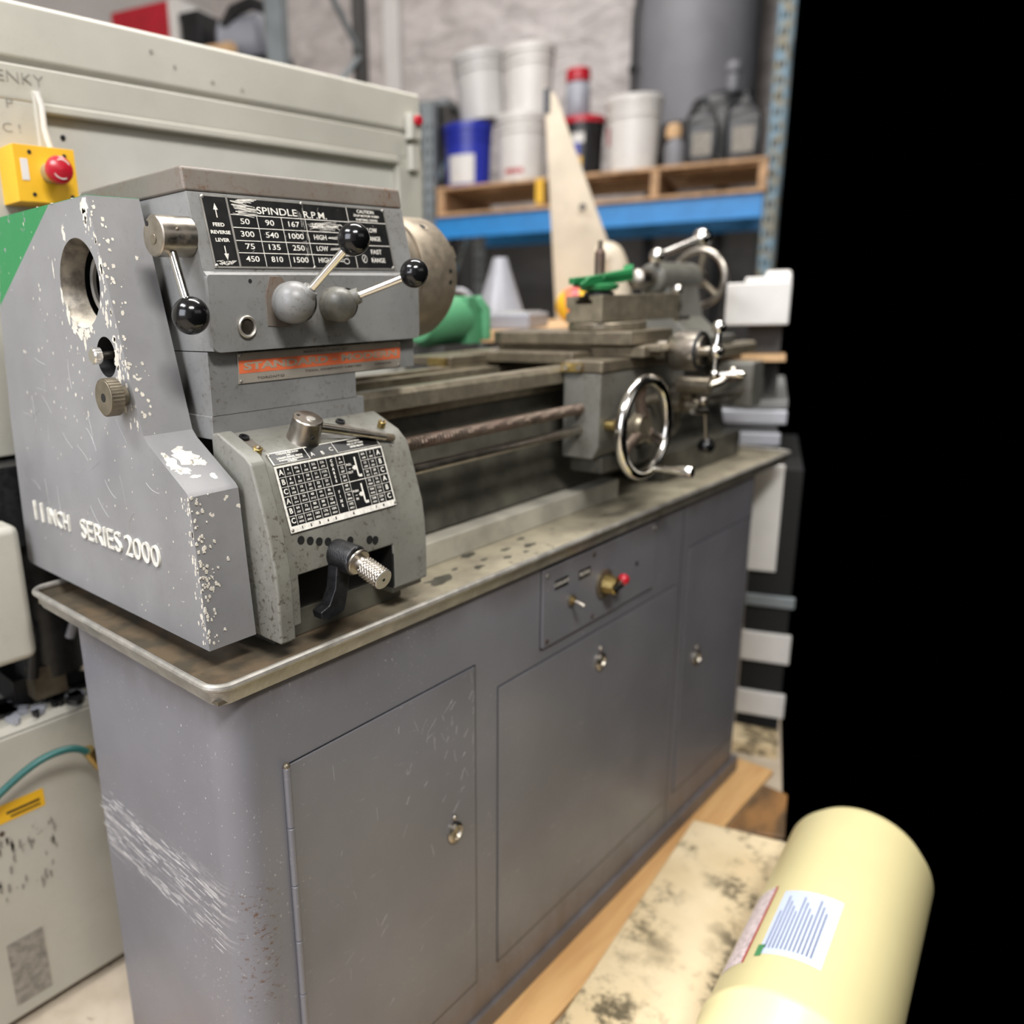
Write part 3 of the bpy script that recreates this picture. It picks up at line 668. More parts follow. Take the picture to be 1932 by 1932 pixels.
m.prism([(.163+r_*math.cos(a), 1.0245+r_*math.sin(a)) for r_, a in P0], 'x', -.004, .009, 'dsteel')
m.cyl((-.004, .163, 1.0245), (-.0048, .163, 1.0245), .0185, 'dsteel', n=48, ch=.0006); m.cyl((-.0048, .163, 1.0245), (-.0052, .163, 1.0245), .0045, 'black', n=20)
m.build('knurled_knob', cover)
# spindle end seen in the cover's round opening
m = MB(); m.rev([(0, .016), (0, .026), (0, .026), (.02, .026)], (.066, .239, 1.1395), X, 'steel', 36); m.cyl((.0645, .239, 1.1395), (.066, .239, 1.1395), .017, 'black', n=30)
m.rev([(0, .0335), (.004, .0335), (.004, .027), (0, .027), (0, .0335)], (.048, .239, 1.1395), X, 'alu', 36); m.build('spindle_end', L)
# --- chuck
m = MB(); cxy = (0, .24, 1.145)
m.rev([(.405, .0), (.405, .070), (.412, .0795), (.418, .0825), (.4705, .0835), (.4712, .0815), (.4735, .0815), (.4742, .0860), (.476, .0868), (.541, .0868), (.548, .083), (.548, .05), (.548, .028), (.52, .028), (.52, 0)], cxy, X, 'chuck', 72)
for a in (128, 248, 8):
    a = R(a); u = Vector((0, math.cos(a), math.sin(a))); p = Vector(cxy)+X*.509
    m.rev([(.0860, .0), (.0870, .0), (.0870, .0058), (.0874, .0078), (.0866, .0088)], p, u, 'chuck', 20); m.cyl(p+u*.0869, p+u*.0875, .0048, 'black', n=16)
for a in (176, 186):
    a = R(a); u = Vector((0, math.cos(a), math.sin(a))); m.cyl(Vector(cxy)+X*.53+u*.0865, Vector(cxy)+X*.53+u*.0872, .0032, 'black', n=12)
ch = m.build('chuck', L)
for a in (35, 155, 275):
    a = R(a); u = Vector((0, math.cos(a), math.sin(a))); w_ = X.cross(u); m = MB(); p = Vector(cxy)
    for (t0, t1, e) in ((.03, .050, .575), (.050, .066, .565), (.066, .080, .556)):
        m.add([p+X*x_+u*t_+w_*s_ for x_ in (.544, e) for t_ in (t0, t1) for s_ in (-.009, .009)], [(0, 1, 3, 2), (4, 6, 7, 5), (0, 4, 5, 1), (2, 3, 7, 6), (0, 2, 6, 4), (1, 5, 7, 3)], 'dsteel')
    m.build('jaw', ch)
# --- quick-change gearbox
g = [(.108, .9775), (.104, .9782), (.0625, .9596), (.0474, .9464), (.0420, .930), (.0338, .905), (.0245, .8745), (.021, .85), (.0195, .82), (.0195, .775), (.105, .775)]
m = MB(); m.prism(g, 'x', .106, .322, 'gbx'); gb = m.build('feed_gearbox', L)
c1 = MB(); c1.box(.120, .262, .0, .060, .76, .8305, 'black'); c2 = MB(); c2.prism([(.255, .0), (.262, .0), (.262, .07), (.255, .07)], 'z', .76, .80, 'black')
c3 = MB(); c3.box(.300, .330, -.02, .030, .75, .90, 'gbx')
bool_cut(gb, [cutter(c1)])
b = gb.modifiers.new('bevel', 'BEVEL'); b.width = .003; b.segments = 3; b.limit_method = 'ANGLE'; b.angle_limit = R(40); b.harden_normals = True
m = MB(); m.prism([(.112, .980), (.100, .982), (.052, .9615), (.0435, .954), (.034, .925), (.022, .885), (.0145, .85), (.0125, .82), (.0125, .764), (.112, .764)], 'x', .085, .1055, 'gbx'); m.build('end_flange', gb, bevel=.003, seg=3)
m = MB(); m.prism([(.06, .742), (.06, .7745), (.33, .7745), (.33, .742)], 'x', .11, .315, 'webdark')
m.box(.27, .322, .03, .10, .765, .7748, 'gbx'); m.build('gearbox_foot', gb, bevel=.002)
# fixings in the slanted top
GT = Vector((0, .0495, .0222)).normalized(); GN = X.cross(GT)
def gt(x, y): return Vector((x, y, .9560+(y-.0545)*.0222/.0495))
for x, y in ((.113, .092), (.252, .092)):
    m = MB(); m.cyl(gt(x, y)+GN*.0002, gt(x, y)+GN*.0010, .0062, 'blackpaint', n=20); m.rev([(0, .0055), (.003, .0055), (.003, .0032), (0.0012, .0032), (.0012, 0)], gt(x, y), GN, 'blackpaint', 20)
    m.quad(gt(x, y)+GN*.0001, X, GT, -.006, .008, -.030, -.004, 'lid', .0002); m.build('socket_screw', gb)
for x, y in ((.107, .062), (.298, .070)):
    m = MB(); m.cyl(gt(x, y), gt(x, y)+GN*.007, .0048, 'brass', n=18, ch=.0006); m.cyl(gt(x, y)+GN*.007, gt(x, y)+GN*.0085, .0052, 'brass', n=18, ch=.0004); m.ball(gt(x, y)+GN*.008, .003, 'dsteel', 12); m.build('oil_cup', gb)
hb = gt(.180, .074); m = MB()
m.rev([(0, 0), (0, .0195), (.002, .0190), (.006, .0182), (.026, .0172), (.0272, .0160), (.0272, 0)], hb, GN, 'steel', 44)
m.rev([(.0272, .0055), (.0280, .0052), (.0280, 0)], hb+X*.001-GT*.003, GN, 'alu', 24); m.cyl(hb+GN*.0272-X*.008+GT*.008, hb+GN*.0275-X*.008+GT*.008, .0022, 'black', n=14)
p = hb+GN*.012; m.cyl(p-X*.004-GT*.0182, p-X*.004-GT*.0190, .0026, 'blackpaint', n=14)
gl = m.build('range_lever', gb)
m = MB(); a = hb+X*.014+GN*.015-GT*.003; e = Vector((.2955, .046, .9525)); m.cyl(a, a+(e-a)*.88, .0058, 'steel', r1=.0048, n=20)
for k in range(6): m.cyl(a+(e-a)*(.88+.02*k), a+(e-a)*(.893+.02*k), .0044, 'dsteel', n=16)
m.cyl(a+(e-a)*.88, e, .0038, 'dsteel', n=16); m.build('arm', gl)
# thread chart
CV = Vector((0, .026, .079)).normalized(); CN = X.cross(CV); CO = Vector((0, .024, .875))+CN*.0014
def cp(x, v, h=0.0): return CO+X*(x/1000)+CV*(v/1000)+CN*h
m = MB(); m.quad(cp(0, 0), X, CV, .1155, .2735, .0025, .0748, 'white', .0009)
m.quad(cp(0, 0, .0009), X, CV, .118, .2715, .0095, .0725, 'plate', .0001)
FV = Vector((0, .0151, .0132)).normalized(); FN = X.cross(FV); FO = Vector((0, .0474, .9464))+FN*.0010+FV*.0004
m.quad(FO, X, FV, .1165, .2725, -.0002, .0165, 'white', .0009); m.quad(FO+FN*.0009, X, FV, .118, .1655, .0002, .0152, 'plate', .0001); m.quad(FO+FN*.0009, X, FV, .1665, .206, -.0002, .0152, 'plate', .0001); m.quad(FO+FN*.0009, X, FV, .207, .2715, .0002, .0152, 'plate', .0001)
for x, v in ((118, 5.5), (271.5, 5.5)): m.rev([(0, .0021), (.0006, .0019), (.0011, .0008), (.0012, 0)], cp(x, v, .0009), CN, 'alu', 12)
m.rev([(0, .0021), (.0006, .0019), (.0011, .0008), (.0012, 0)], FO+X*.1185+FV*.014+FN*.0009, FN, 'alu', 12)
tc_ = m.build('thread_chart', gb)
m = MB(); T = lambda s_, x, v, h, mt='white', **k: m.text(s_, h/1000*1.3, cp(x, v, .0012), X, CV, mt, ex=.0001, **k)
cols = [118, 126.6, 137.6, 149.6, 161.4, 173.4, 185.6, 199.8, 211, 235.4, 247, 258.8, 271.5]; rows = [72.5, 62, 51.6, 41.2, 30.6, 20, 9.5]
def cbar(xa, va, xb, vb, wd):
    d = Vector((xb-xa, vb-va)); n_ = Vector((-d.y, d.x)).normalized()*wd/2
    m.add([cp(a, b, .0013) for a, b in ((xa+n_.x, va+n_.y), (xa-n_.x, va-n_.y), (xb-n_.x, vb-n_.y), (xb+n_.x, vb+n_.y))], [(0, 1, 2, 3)], 'white')
for x in cols[1:-1]: cbar(x, 9.5, x, 72.5, .55)
for v in rows[1:-1]:
    cbar(118, v, 185.6, v, .5); cbar(199.8, v, 211, v, .5); cbar(235.4, v, 271.5, v, .5)
cbar(118, 41.2, 271.5, 41.2, .9)
for i, s_ in enumerate('ABCABC'): T(s_, 122.2, rows[i]-5.2, 6.3, off=.0002); T(s_, 265.2, rows[i]-5.2, 6.3, off=.0002)
data = [[('4', '.112'), ('4½', '.100'), ('5', '.088'), ('5½', '.080'), ('5¾', '.078')], [('8', '.056'), ('9', '.050'), ('10', '.044'), ('11', '.040'), ('11½', '.039')], [('16', '.028'), ('18', '.025'), ('20', '.022'), ('22', '.020'), ('23', '.019')],
        [('32', '.014'), ('36', '.0124'), ('40', '.0112'), ('44', '.010'), ('46', '.0096')], [('64', '.007'), ('72', '.0062'), ('80', '.0056'), ('88', '.005'), ('92', '.0048')], [('128', '.0035'), ('144', '.0031'), ('160', '.0028'), ('176', '.0025'), ('184', '.0024')]]
ex6 = [('6', '.074'), ('12', '.037'), ('24', '.018'), ('48', '.0092'), ('96', '.0046'), ('192', '.0023')]
ex7 = [('6½', '.068'), ('13', '.034'), ('26', '.017'), ('52', '.0084'), ('104', '.0042'), ('208', '.0021')]; ex8 = [('7', '.064'), ('14', '.032'), ('28', '.016'), ('56', '.008'), ('112', '.004'), ('224', '.002')]
for i in range(6):
    for j, (a, b) in enumerate(data[i]): x = (cols[j+1]+cols[j+2])/2; T(a, x, rows[i]-3.2, 3.0, off=.00004, sx=1.15); T(b, x, rows[i]-7.6, 2.3, off=.00004, sx=1.1)
    for x, q in ((205.4, ex6), (241.2, ex7), (252.9, ex8)): T(q[i][0], x, rows[i]-3.2, 3.0, off=.00004, sx=1.15); T(q[i][1], x, rows[i]-7.6, 2.3, off=.00004, sx=1.1)
for k, s_ in enumerate('COARSE'): T(s_, 192.7, 68.6-k*4.6, 3.4, off=.0002)
for k, s_ in enumerate('FINE'): T(s_, 192.7, 33-k*5.2, 3.4, off=.0002)
for v0, a, b, ar in ((56, 'PULL', 'OUT', -1), (25, 'PUSH', 'IN', 1)):
    T(a, 216.5, v0+4.5, 2.8, off=.0001); T('–', 216.5, v0, 4, off=.0002); T(b, 216.5, v0-4.5, 2.8, off=.0001)
    cbar(227, v0+12, 227, v0-10, 2.4); cbar(222, v0, 226, v0, 5); cbar(227, v0-10, 232.5, v0-10, 3.2); cbar(220.5, v0, 222.5, v0, 2.4)
for x, s_ in ((131.5, '1'), (143.5, '2'), (155.5, '3'), (167.5, '4'), (179, '5'), (205.4, '6'), (241, '7'), (253, '8')): T(s_, x, 6, 3.0, 'plate', off=.0002)
TF = lambda s_, x, v, h: m.text(s_, h/1000*1.3, FO+X*(x/1000)+FV*(v/1000)+FN*.0012, X, FV, 'white', ex=.0001, off=.00012)
TF('THREADS PER INCH', 142, 12.9, 2.6); TF('AND', 142, 9.9, 1.8); TF('LONGITUDINAL FEEDS', 142, 7, 2.6); TF('IN INCHES PER REVOLUTION', 142, 3.9, 1.9); TF('OF SPINDLE', 142, 1.5, 1.8)
TF('A', 172, 4.5, 5.6); TF('B', 186, 3.6, 5.6); TF('C', 200, 6.5, 5.6)
TF('CROSS FEEDS', 238, 12, 2.4); TF('ARE 1/2 OF THESE', 238, 8.2, 2.4); TF('LISTED BELOW', 238, 4.2, 2.4)
m.build('lettering', tc_)
# tumbler: holes, black arm, sleeve and knurled plunger
m = MB()
for x, z in ((.1280, .868), (.1400, .8645), (.1520, .861), (.164, .858), (.196, .852), (.2250, .8465), (.2340, .844)):
    y = .0205+(z-.85)*.14; m.rev([(.0002, .0046), (.0008, .0046), (.0009, .0036), (.0004, 0)], (x, y+.0006, z), Vector((0, -1, .1)), 'black', 16)
absorb(gb, m)
m = MB(); c = Vector((.1755, .030, .842)); e = Vector((.1790, -.008, .838)); m.cyl(c, e, .0170, 'blackpaint', n=36, ch=.002)
m.prism([(.163, .84), (.183, .835), (.176, .80), (.170, .780), (.150, .774), (.138, .778), (.136, .787), (.149, .792), (.158, .808)], 'y', .006, .022, 'blackpaint')
tb = m.build('tumbler_arm', gb, bevel=.002)
m = MB(); d = (Vector((.1790, -.050, .8250))-e).normalized(); m.cyl(e, e+d*.004, .0150, 'steel', n=36, ch=.001); m.cyl(e, e+d*.018, .0088, 'steel', n=28)
k0 = e+d*.014; d_, u_, w_ = MB.fr(d); vs = []; fs = []; nn = 64; ll = 26
for j in range(ll+1):
    for i in range(nn):
        a = 2*math.pi*i/nn; h_ = .0004*(math.cos((i+j*1.0)*math.pi/1.0*.5)+math.cos((i-j)*math.pi*.5)); rr_ = .0118+h_
        vs.append(k0+d*(.027*j/ll)+(u_*math.cos(a)+w_*math.sin(a))*rr_)
for j in range(ll):
    for i in range(nn): fs.append((j*nn+i, j*nn+(i+1) % nn, (j+1)*nn+(i+1) % nn, (j+1)*nn+i))
m.add(vs, fs, 'steel'); m.cyl(k0-d*.0008, k0+d*.001, .0116, 'steel', n=32, ch=.0005); m.cyl(k0+d*.026, k0+d*.0285, .0116, 'alu', n=32, ch=.0008); m.cyl(k0+d*.0284, k0+d*.0288, .0018, 'black', n=10)
m.build('plunger_knob', tb)
# --- leadscrew and feed rod
m = MB(); n_ = 16; vs = []; fs = []; ln = 1.50-.315; ns = 900
for j in range(ns+1):
    x = .315+ln*j/ns
    for i in range(n_):
        a = 2*math.pi*i/n_; ph = (x/.0064+i/n_) % 1.0; rr_ = .0093 if ph < .5 else .0074
        vs.append((x, .085+rr_*math.cos(a), .9315+rr_*math.sin(a)))
for j in range(ns):
    for i in range(n_): fs.append((j*n_+i, j*n_+(i+1) % n_, (j+1)*n_+(i+1) % n_, (j+1)*n_+i))
m.add(vs, fs, 'screwrust'); m.build('leadscrew', L)
m = MB(); m.cyl((.315, .085, .896), (1.50, .085, .896), .0075, 'steel', n=20); m.build('feed_rod', L)
m = MB(); m.prism(rrect(1.44, 1.50, .86, .96, (.006,)*4, 3), 'y', .06, .158, 'apron'); m.build('rod_bracket', L, bevel=.002)
# --- carriage
m = MB()
m.box(.772, 1.075, .045, .118, .990, 1.0095, 'dsteel'); m.box(.80, 1.05, .118, .36, 1.0005, 1.020, 'dsteel'); m.box(.70, 1.075, .30, .40, .999, 1.016, 'dsteel')
m.box(.86, 1.03, .02, .12, 1.0095, 1.028, 'dsteel'); m.box(.875, .965, .0, .33, 1.018, 1.030, 'dsteel')
sad = m.build('saddle', L, bevel=.003)
m = MB(); m.box(.766, .772, .080, .118, .992, 1.005, 'brass'); m.cyl((.766, .083, .999), (.762, .083, .999), .005, 'steel', n=14); m.cyl((.766, .108, .999), (.762, .108, .999), .005, 'steel', n=14); m.build('way_wiper', sad); m = MB(); m.box(.694, .70, .31, .35, 1.0, 1.014, 'brass'); m.build('way_wiper', sad)
m = MB(); m.prism([(.048, .9895), (.048, .87), (.060, .848), (.118, .848), (.118, .9895)], 'x', .774, 1.075, 'apron'); m.box(.80, 1.04, .055, .118, .820, .848, 'webdark'); apr = m.build('apron', L, bevel=.003)
m = MB(); m.cyl((.795, .048, .905), (.795, .03, .905), .008, 'brass', n=18, ch=.001); m.build('gib_screw', apr); m = MB(); m.cyl((.90, .048, .90), (.90, .03, .90), .022, 'apron', n=24, ch=.002); m.ball((.91, .03, .87), .011, 'dsteel', 16); m.cyl((.93, .048, .93), (.93, .02, .94), .008, 'dsteel', n=14); m.build('feed_clutch', apr); m = MB()
m.cyl((1.0, .048, .92), (1.0, .015, .92), .016, 'dsteel', n=20); m.cyl((1.0, .02, .92), (1.06, .0, .905), .005, 'steel', n=12); m.build('traverse_lever', apr)
# carriage handwheel
hc = Vector((.812, -.008, .9035)); m = MB(); m.torus(hc-Y*.004, Y, .0765, .0092, 'chrome', 72, 18)
m.rev([(-.052, .010), (-.012, .012), (-.012, .024), (.0, .026), (.006, .022), (.006, 0)], hc, -Y, 'dsteel', 32)
for a in (95, 215, 335):
    u = Vector((math.cos(R(a)), 0, math.sin(R(a)))); m.tube([hc+u*.018, hc+u*.045+Y*.004, hc+u*.074], [.010, .008, .0085], 'screwrust', 12)
hw = m.build('carriage_handwheel', L)
a = R(291); hp = hc+Vector((math.cos(a), 0, math.sin(a)))*.0745
m = MB(); m.rev([(0, .0045), (.012, .0045), (.012, .0052), (.02, .0052), (.045, .0062), (.062, .0095), (.070, .0105), (.076, .009), (.080, .0)], hp, -Y, 'chrome', 24); m.build('crank_handle', hw)
# cross slide
m = MB(); m.prism([(.842, .034), (.99, .034), (.99, .30), (.965, .335), (.868, .335), (.842, .30)], 'z', 1.0305, 1.0525, 'dsteel'); cs = m.build('cross_slide', L, bevel=.0025)
q = Vector((.935, .034, 1.0175)); m = MB(); m.rev([(0, .017), (.022, .017), (.022, .017), (.026, .026), (.036, .0325), (.036, .0325), (.075, .0325), (.075, .029), (.0755, .029), (.082, .024), (.082, .008), (.095, .008), (.095, 0)], q, -Y, 'steel', 44)
m.rev([(.0752, .0315), (.079, .0315), (.079, .026)], q, -Y, 'blackpaint', 40); m.build('cross_slide_dial', cs)
p = q-Y*.102; m = MB(); m.ball(p, .0125, 'chrome', 22); m.tube([p, p+Vector((.003, 0, .020)), p+Vector((.004, 0, .036))], [.008, .005, .007], 'chrome', 12); m.ball(p+Vector((.004, 0, .038)), .0115, 'chrome', 22)
m.tube([p, p+Vector((0, 0, -.02)), p+Vector((0, 0, -.036))], [.007, .0045, .006], 'chrome', 12); m.ball(p+Vector((0, 0, -.037)), .0085, 'chrome', 18)
m.rev([(0, .004), (.015, .004), (.03, .0055), (.040, .0062), (.046, .004), (.047, 0)], p+Vector((0, 0, -.037)), Vector((.35, -1, 0)), 'chrome', 16); m.build('ball_crank', cs)
# compound slide and tool post
cm = Matrix.Translation((.93, .13, 0)) @ Matrix.Rotation(R(-9), 4, 'Z')
m = MB(); m.cyl((.93, .13, 1.0525), (.93, .13, 1.0665), .068, 'dsteel', n=48, ch=.002); m.mx = cm
m.prism([(-.040, 1.067), (.040, 1.067), (.040, 1.082), (.030, 1.0875), (.040, 1.094), (.040, 1.112), (.012, 1.112), (.012, 1.104), (.018, 1.104), (.018, 1.098), (-.018, 1.098), (-.018, 1.104), (-.012, 1.104), (-.012, 1.112), (-.040, 1.112), (-.040, 1.067)], 'x', -.065, .155, 'way'); 
comp = m.build('compound_slide', L, bevel=.0015)
m = MB(); m.mx = cm; m.rev([(0, .016), (.014, .016), (.014, .022), (.032, .022), (.032, .012), (.044, .010), (.044, 0)], (.155, 0, 1.089), X, 'steel', 32)
p = (.204, 0, 1.089); m.ball(p, .010, 'chrome', 18); m.tube([p, (.206, .0, 1.112)], .005, 'chrome', 10); m.ball((.206, 0, 1.118), .010, 'chrome', 18); m.tube([p, (.206, 0, 1.068)], .005, 'chrome', 10); m.ball((.206, 0, 1.066), .008, 'chrome', 16)
m.cyl((.206, 0, 1.066), (.235, -.006, 1.066), .0045, 'chrome', n=14); m.build('compound_crank', comp)
m = MB(); m.cyl((.895, .128, 1.110), (.895, .128, 1.118), .026, 'blackpaint', n=30, ch=.002); m.rev([(0, .014), (.004, .030), (.010, .034), (.012, .034), (.014, .028)], (.895, .128, 1.117), Z, 'green', 36)
m.cyl((.895, .128, 1.12), (.895, .128, 1.182), .0088, 'screwrust', n=20); m.cyl((.895, .128, 1.182), (.895, .128, 1.19), .0088, 'screwrust', r1=.005, n=16); m.cyl((.895, .128, 1.19), (.895, .128, 1.203), .0045, 'dsteel', n=10, ch=.001)
tp = m.build('tool_post', L)
m = MB(); m.mx = Matrix.Translation((.885, .125, 1.142)) @ Matrix.Rotation(R(-6), 4, 'Z') @ Matrix.Rotation(R(-4), 4, 'Y')
m.prism([(-.060, -.008), (-.035, .003), (.085, .008), (.090, .016), (.090, -.010), (.060, -.013), (-.05, -.012)], 'y', -.010, .010, 'green'); m.box(.0, .085, -.013, -.010, -.004, .004, 'green'); m.box(-.072, -.040, -.006, .006, -.006, .004, 'green'); m.build('tool_holder', tp, bevel=.0015)
# --- tailstock
m = MB(); ax = Vector((0, .24, 1.145)); m.rev([(1.295, .0), (1.295, .026), (1.302, .033), (1.32, .035), (1.48, .035), (1.485, .030), (1.485, 0)], ax, X, 'apron', 36)
m.prism([(.21, 1.13), (.27, 1.13), (.285, 1.06), (.31, 1.02), (.31, .999), (.15, .999), (.15, 1.02), (.195, 1.06)], 'x', 1.32, 1.47, 'apron'); m.box(1.29, 1.49, .125, .33, .9995, 1.02, 'apron'); ts = m.build('tailstock', L, bevel=.003)
m = MB(); m.rev([(1.225, 0), (1.225, .012), (1.23, .020), (1.262, .021), (1.262, .018), (1.30, .018)], ax, X, 'steel', 28); m.build('quill', ts)
m = MB(); p = Vector((1.275, .215, 1.190)); e = Vector((1.385, .170, 1.2265)); m.ball(p, .0165, 'chrome', 20); m.cyl(p, e, .0065, 'chrome', r1=.009, n=16); m.ball(e, .020, 'chrome', 24); m.cyl((1.31, .235, 1.17), p, .008, 'steel', n=14); m.build('clamp_lever', ts)
m = MB(); c = Vector((1.535, .24, 1.145)); m.torus(c, X, .064, .0075, 'steel', 52, 14); m.rev([(-.055, .014), (-.01, .016), (.008, .02), (.008, 0)], c, X, 'steel', 26)
for a in (100, 220, 340): u = Vector((0, math.cos(R(a)), math.sin(R(a)))); m.tube([c+u*.012, c+u*.062], .0065, 'dsteel', 10)
m.build('tailstock_handwheel', ts)
# apron reversing lever with black ball
m = MB(); m.cyl((1.02, .045, .918), (1.02, -.01, .913), .013, 'dsteel', n=20); m.cyl((.985, -.012, .909), (1.042, -.012, .902), .005, 'steel', n=14); m.cyl((1.038, -.012, .903), (1.050, -.012, .845), .0032, 'steel', n=12)
sl_ = m.build('half_nut_lever', L); m = MB(); m.ball((1.052, -.012, .838), .0155, 'knob', 24); m.build('ball_knob', sl_)
m = MB()
m.cyl((.99, .02, .955), (.99, -.04, .955), .014, 'dsteel', n=20, ch=.002); m.tube([(.99, -.035, .955), (1.0, -.05, .96), (1.03, -.06, .975)], .006, 'steel', 10); m.ball((1.03, -.06, .976), .010, 'steel', 14); m.ball((.985, -.03, .93), .009, 'steel', 14)
m.cyl((1.02, .04, .94), (1.02, .0, .94), .018, 'dsteel', n=20); m.build('feed_selector', apr)

# ================================================================ the cream machine behind the lathe
E0 = thing('machine_enclosure', 'large cream steel machine enclosure standing behind the grey lathe', 'industrial machine', (0.3, 0.9, 0.0), world=True)
m = MB()
x0, x1, yf = -0.55, 0.985, 0.62
m.box(x0, x1, yf+.040, 1.35, .905, 1.405, 'encl')
m.box(x0, x1, yf, 1.35, 1.405, 1.452, 'encl')                       # band above the recess
m.box(x0, .172, yf, yf+.040, .905, 1.405, 'encl'); m.box(.912, x1, yf, yf+.040, .905, 1.405, 'encl')
m.prism([(yf+.012, 1.4525), (yf+.002, 1.462), (yf+.002, 1.530), (yf+.007, 1.535), (1.35, 1.535), (1.35, 1.4525)], 'x', x0, x1, 'encl')
m.box(.172, .912, yf-.004, yf+.038, 1.392, 1.405, 'encl'); m.box(.160, .172, yf-.004, yf+.006, .905, 1.42, 'encl')
eb = m.build('housing', E0, bevel=.003)
m = MB(); m.box(.1725, .9115, yf+.016, yf+.036, .91, 1.3915, 'encl_in')
m.cyl((.205, yf+.016, 1.365), (.205, yf+.014, 1.365), .004, 'black', n=12); m.build('recessed_panel', E0)
m = MB()
for s_, x, z, h in (('ENKY', .146, 1.4335, .0165), ('P', .126, 1.398, .014), ('C', .119, 1.366, .014), ('!', .136, 1.366, .014)): m.text(s_, h*1.25, (x, yf-.0006, z), X, Z, 'ink', ex=.0002, off=-.0003, sx=1.3)
for x, z in ((.40, 1.49), (.47, 1.478), (.53, 1.475), (.36, 1.505)): m.flake((x, yf+.0015, z), X, Z, .004, 'smudge', seed=int(x*99))
absorb(eb, m)
m = MB()
m.tube([(.165, yf-.006, 1.418), (.170, yf-.006, 1.40), (.170, yf-.005, 1.37), (.177, yf-.003, 1.34), (.178, yf-.003, 1.28)], .0042, 'bwhite', 8); m.flake((.166, yf-.0008, 1.405), X, Z, .006, 'pallet', seed=2, sy=2); m.build('chipped_edge', eb)  # pale tube stands in for the chipped edge left of the recess
m = MB(); m.box(.10, .186, .565, yf, 1.262, 1.336, 'yellow')
for x, z in ((.122, 1.327), (.171, 1.326), (.122, 1.272), (.176, 1.272)): m.cyl((x, .565, z), (x, .564, z), .003, 'black', n=10)
m.box(.108, .118, .5642, .565, 1.29, 1.318, 'bwhite'); es = m.build('emergency_stop_box', E0, bevel=.004)
m = MB(); m.cyl((.148, .565, 1.302), (.148, .548, 1.302), .014, 'alu', n=28); m.rev([(0, .012), (.006, .0175), (.012, .019), (.018, .0175), (.022, .012), (.023, 0)], (.148, .548, 1.302), -Y, 'red', 32); 
for a0 in (30, 210):
    m.tube([(.148+.0125*math.cos(R(a0+i*14)), .5265, 1.302+.0125*math.sin(R(a0+i*14))) for i in range(7)], .0008, 'white', 6)
m.build('stop_button', es)
m = MB(); m.box(.935, .965, .60, .62, 1.44, 1.49, 'encl'); m.cyl((.95, .60, 1.475), (.95, .59, 1.475), .010, 'red', n=16); m.box(.94, .965, .605, .62, 1.38, 1.43, 'encl'); m.build('door_catch', E0, bevel=.002)
# lower body, side panel and the dark works between
m = MB(); m.box(-.55, 1.05, .55, 1.3, .02, .50, 'encl'); m.prism([(.55, .5002), (.56, .512), (.78, .515), (.78, .5002)], 'x', -.55, 1.05, 'encl')
lb = m.build('lower_cabinet', E0, bevel=.004)
m = MB(); m.quad((-.070, .5495, .366), X, Z, 0, .072, 0, .030, 'yellow', .0004); m.quad((-.055, .5492, .378), X, Z, 0, .05, 0, .004, 'blackpaint', .0003); m.quad((-.05, .5492, .371), X, Z, 0, .045, 0, .003, 'blackpaint', .0003); m.build('warning_sticker', lb)
m = MB(); m.quad((-.088, .5495, .045), X, Z, 0, .056, 0, .115, 'smudge', .0003); rnd = random.Random(5)
for k in range(46): m.flake((rnd.uniform(-.09, .01), .5495, rnd.uniform(.23, .34)), -X, Z, rnd.uniform(.001, .006), 'smudge' if rnd.random() < .5 else 'ink', seed=k, sx=.6, sy=2.0)
m.flake((-.066, .5494, .35), X, Z, .005, 'screwrust', seed=77)
absorb(lb, m)
m = MB(); m.box(-.55, .006, .485, .545, .636, .832, 'encl'); m.build('side_door', E0, bevel=.012, seg=3)
m = MB(); m.box(-.5, 1.0, .82, 1.3, .512, .906, 'black')
m.box(-.3, .30, .56, .82, .78, .90, 'blackpaint'); m.build('machine_bay', E0)
m = MB(); rnd = random.Random(9)
m.cyl((.07, .62, .78), (.07, .62, .56), .055, 'blackpaint', n=24); m.cyl((.10, .56, .86), (.30, .56, .86), .03, 'blackpaint', n=20); m.box(.0, .16, .60, .70, .515, .56, 'blackpaint')
m.tube([(.02, .58, .80), (.0, .57, .72), (.03, .57, .64), (.02, .57, .57)], .009, 'blackpaint', 10); m.tube([(.09, .56, .79), (.11, .55, .70), (.08, .56, .62)], .007, 'frosted', 10)
m.cyl((.115, .60, .60), (.115, .60, .545), .016, 'alu', n=18); m.box(.02, .07, .57, .60, .53, .58, 'dsteel')
for k in range(26):
    p = (rnd.uniform(-.02, .15), rnd.uniform(.56, .66), .5155); m.flake(p, X, Y, rnd.uniform(.006, .02), 'blackpaint' if rnd.random() < .6 else 'frosted', seed=k+50, h=.004)
m.build('drive_assembly', E0)
m = MB(); P_ = [(-.16, .53, .36), (-.09, .52, .42), (-.02, .51, .462), (.03, .505, .468), (.06, .505, .45), (.075, .51, .42)]
def smooth(P, n=6):
    P = [Vector(p) for p in P]; out = []
    for i in range(len(P)-1):
        a = P[max(0, i-1)]; b = P[i]; c_ = P[i+1]; d = P[min(len(P)-1, i+2)]
        for k in range(n):
            t = k/n; out.append(.5*((2*b)+(c_-a)*t+(2*a-5*b+4*c_-d)*t*t+(3*b-a-3*c_+d)*t**3))
    return out+[P[-1]]
m.tube(smooth(P_), .0056, 'teal', 12); m.cyl((.062, .506, .452), (.080, .512, .415), .0095, 'brass', n=14)
m.tube(smooth([(.080, .512, .415), (.095, .52, .37), (.12, .54, .33), (.14, .55, .32)]), .0068, 'blackpaint', 10); m.build('air_hose', E0)
m = MB()
for x in (-.45, .25, .95): m.box(x-.05, x+.05, .6, 1.2, 0.0, .02, 'blackpaint')
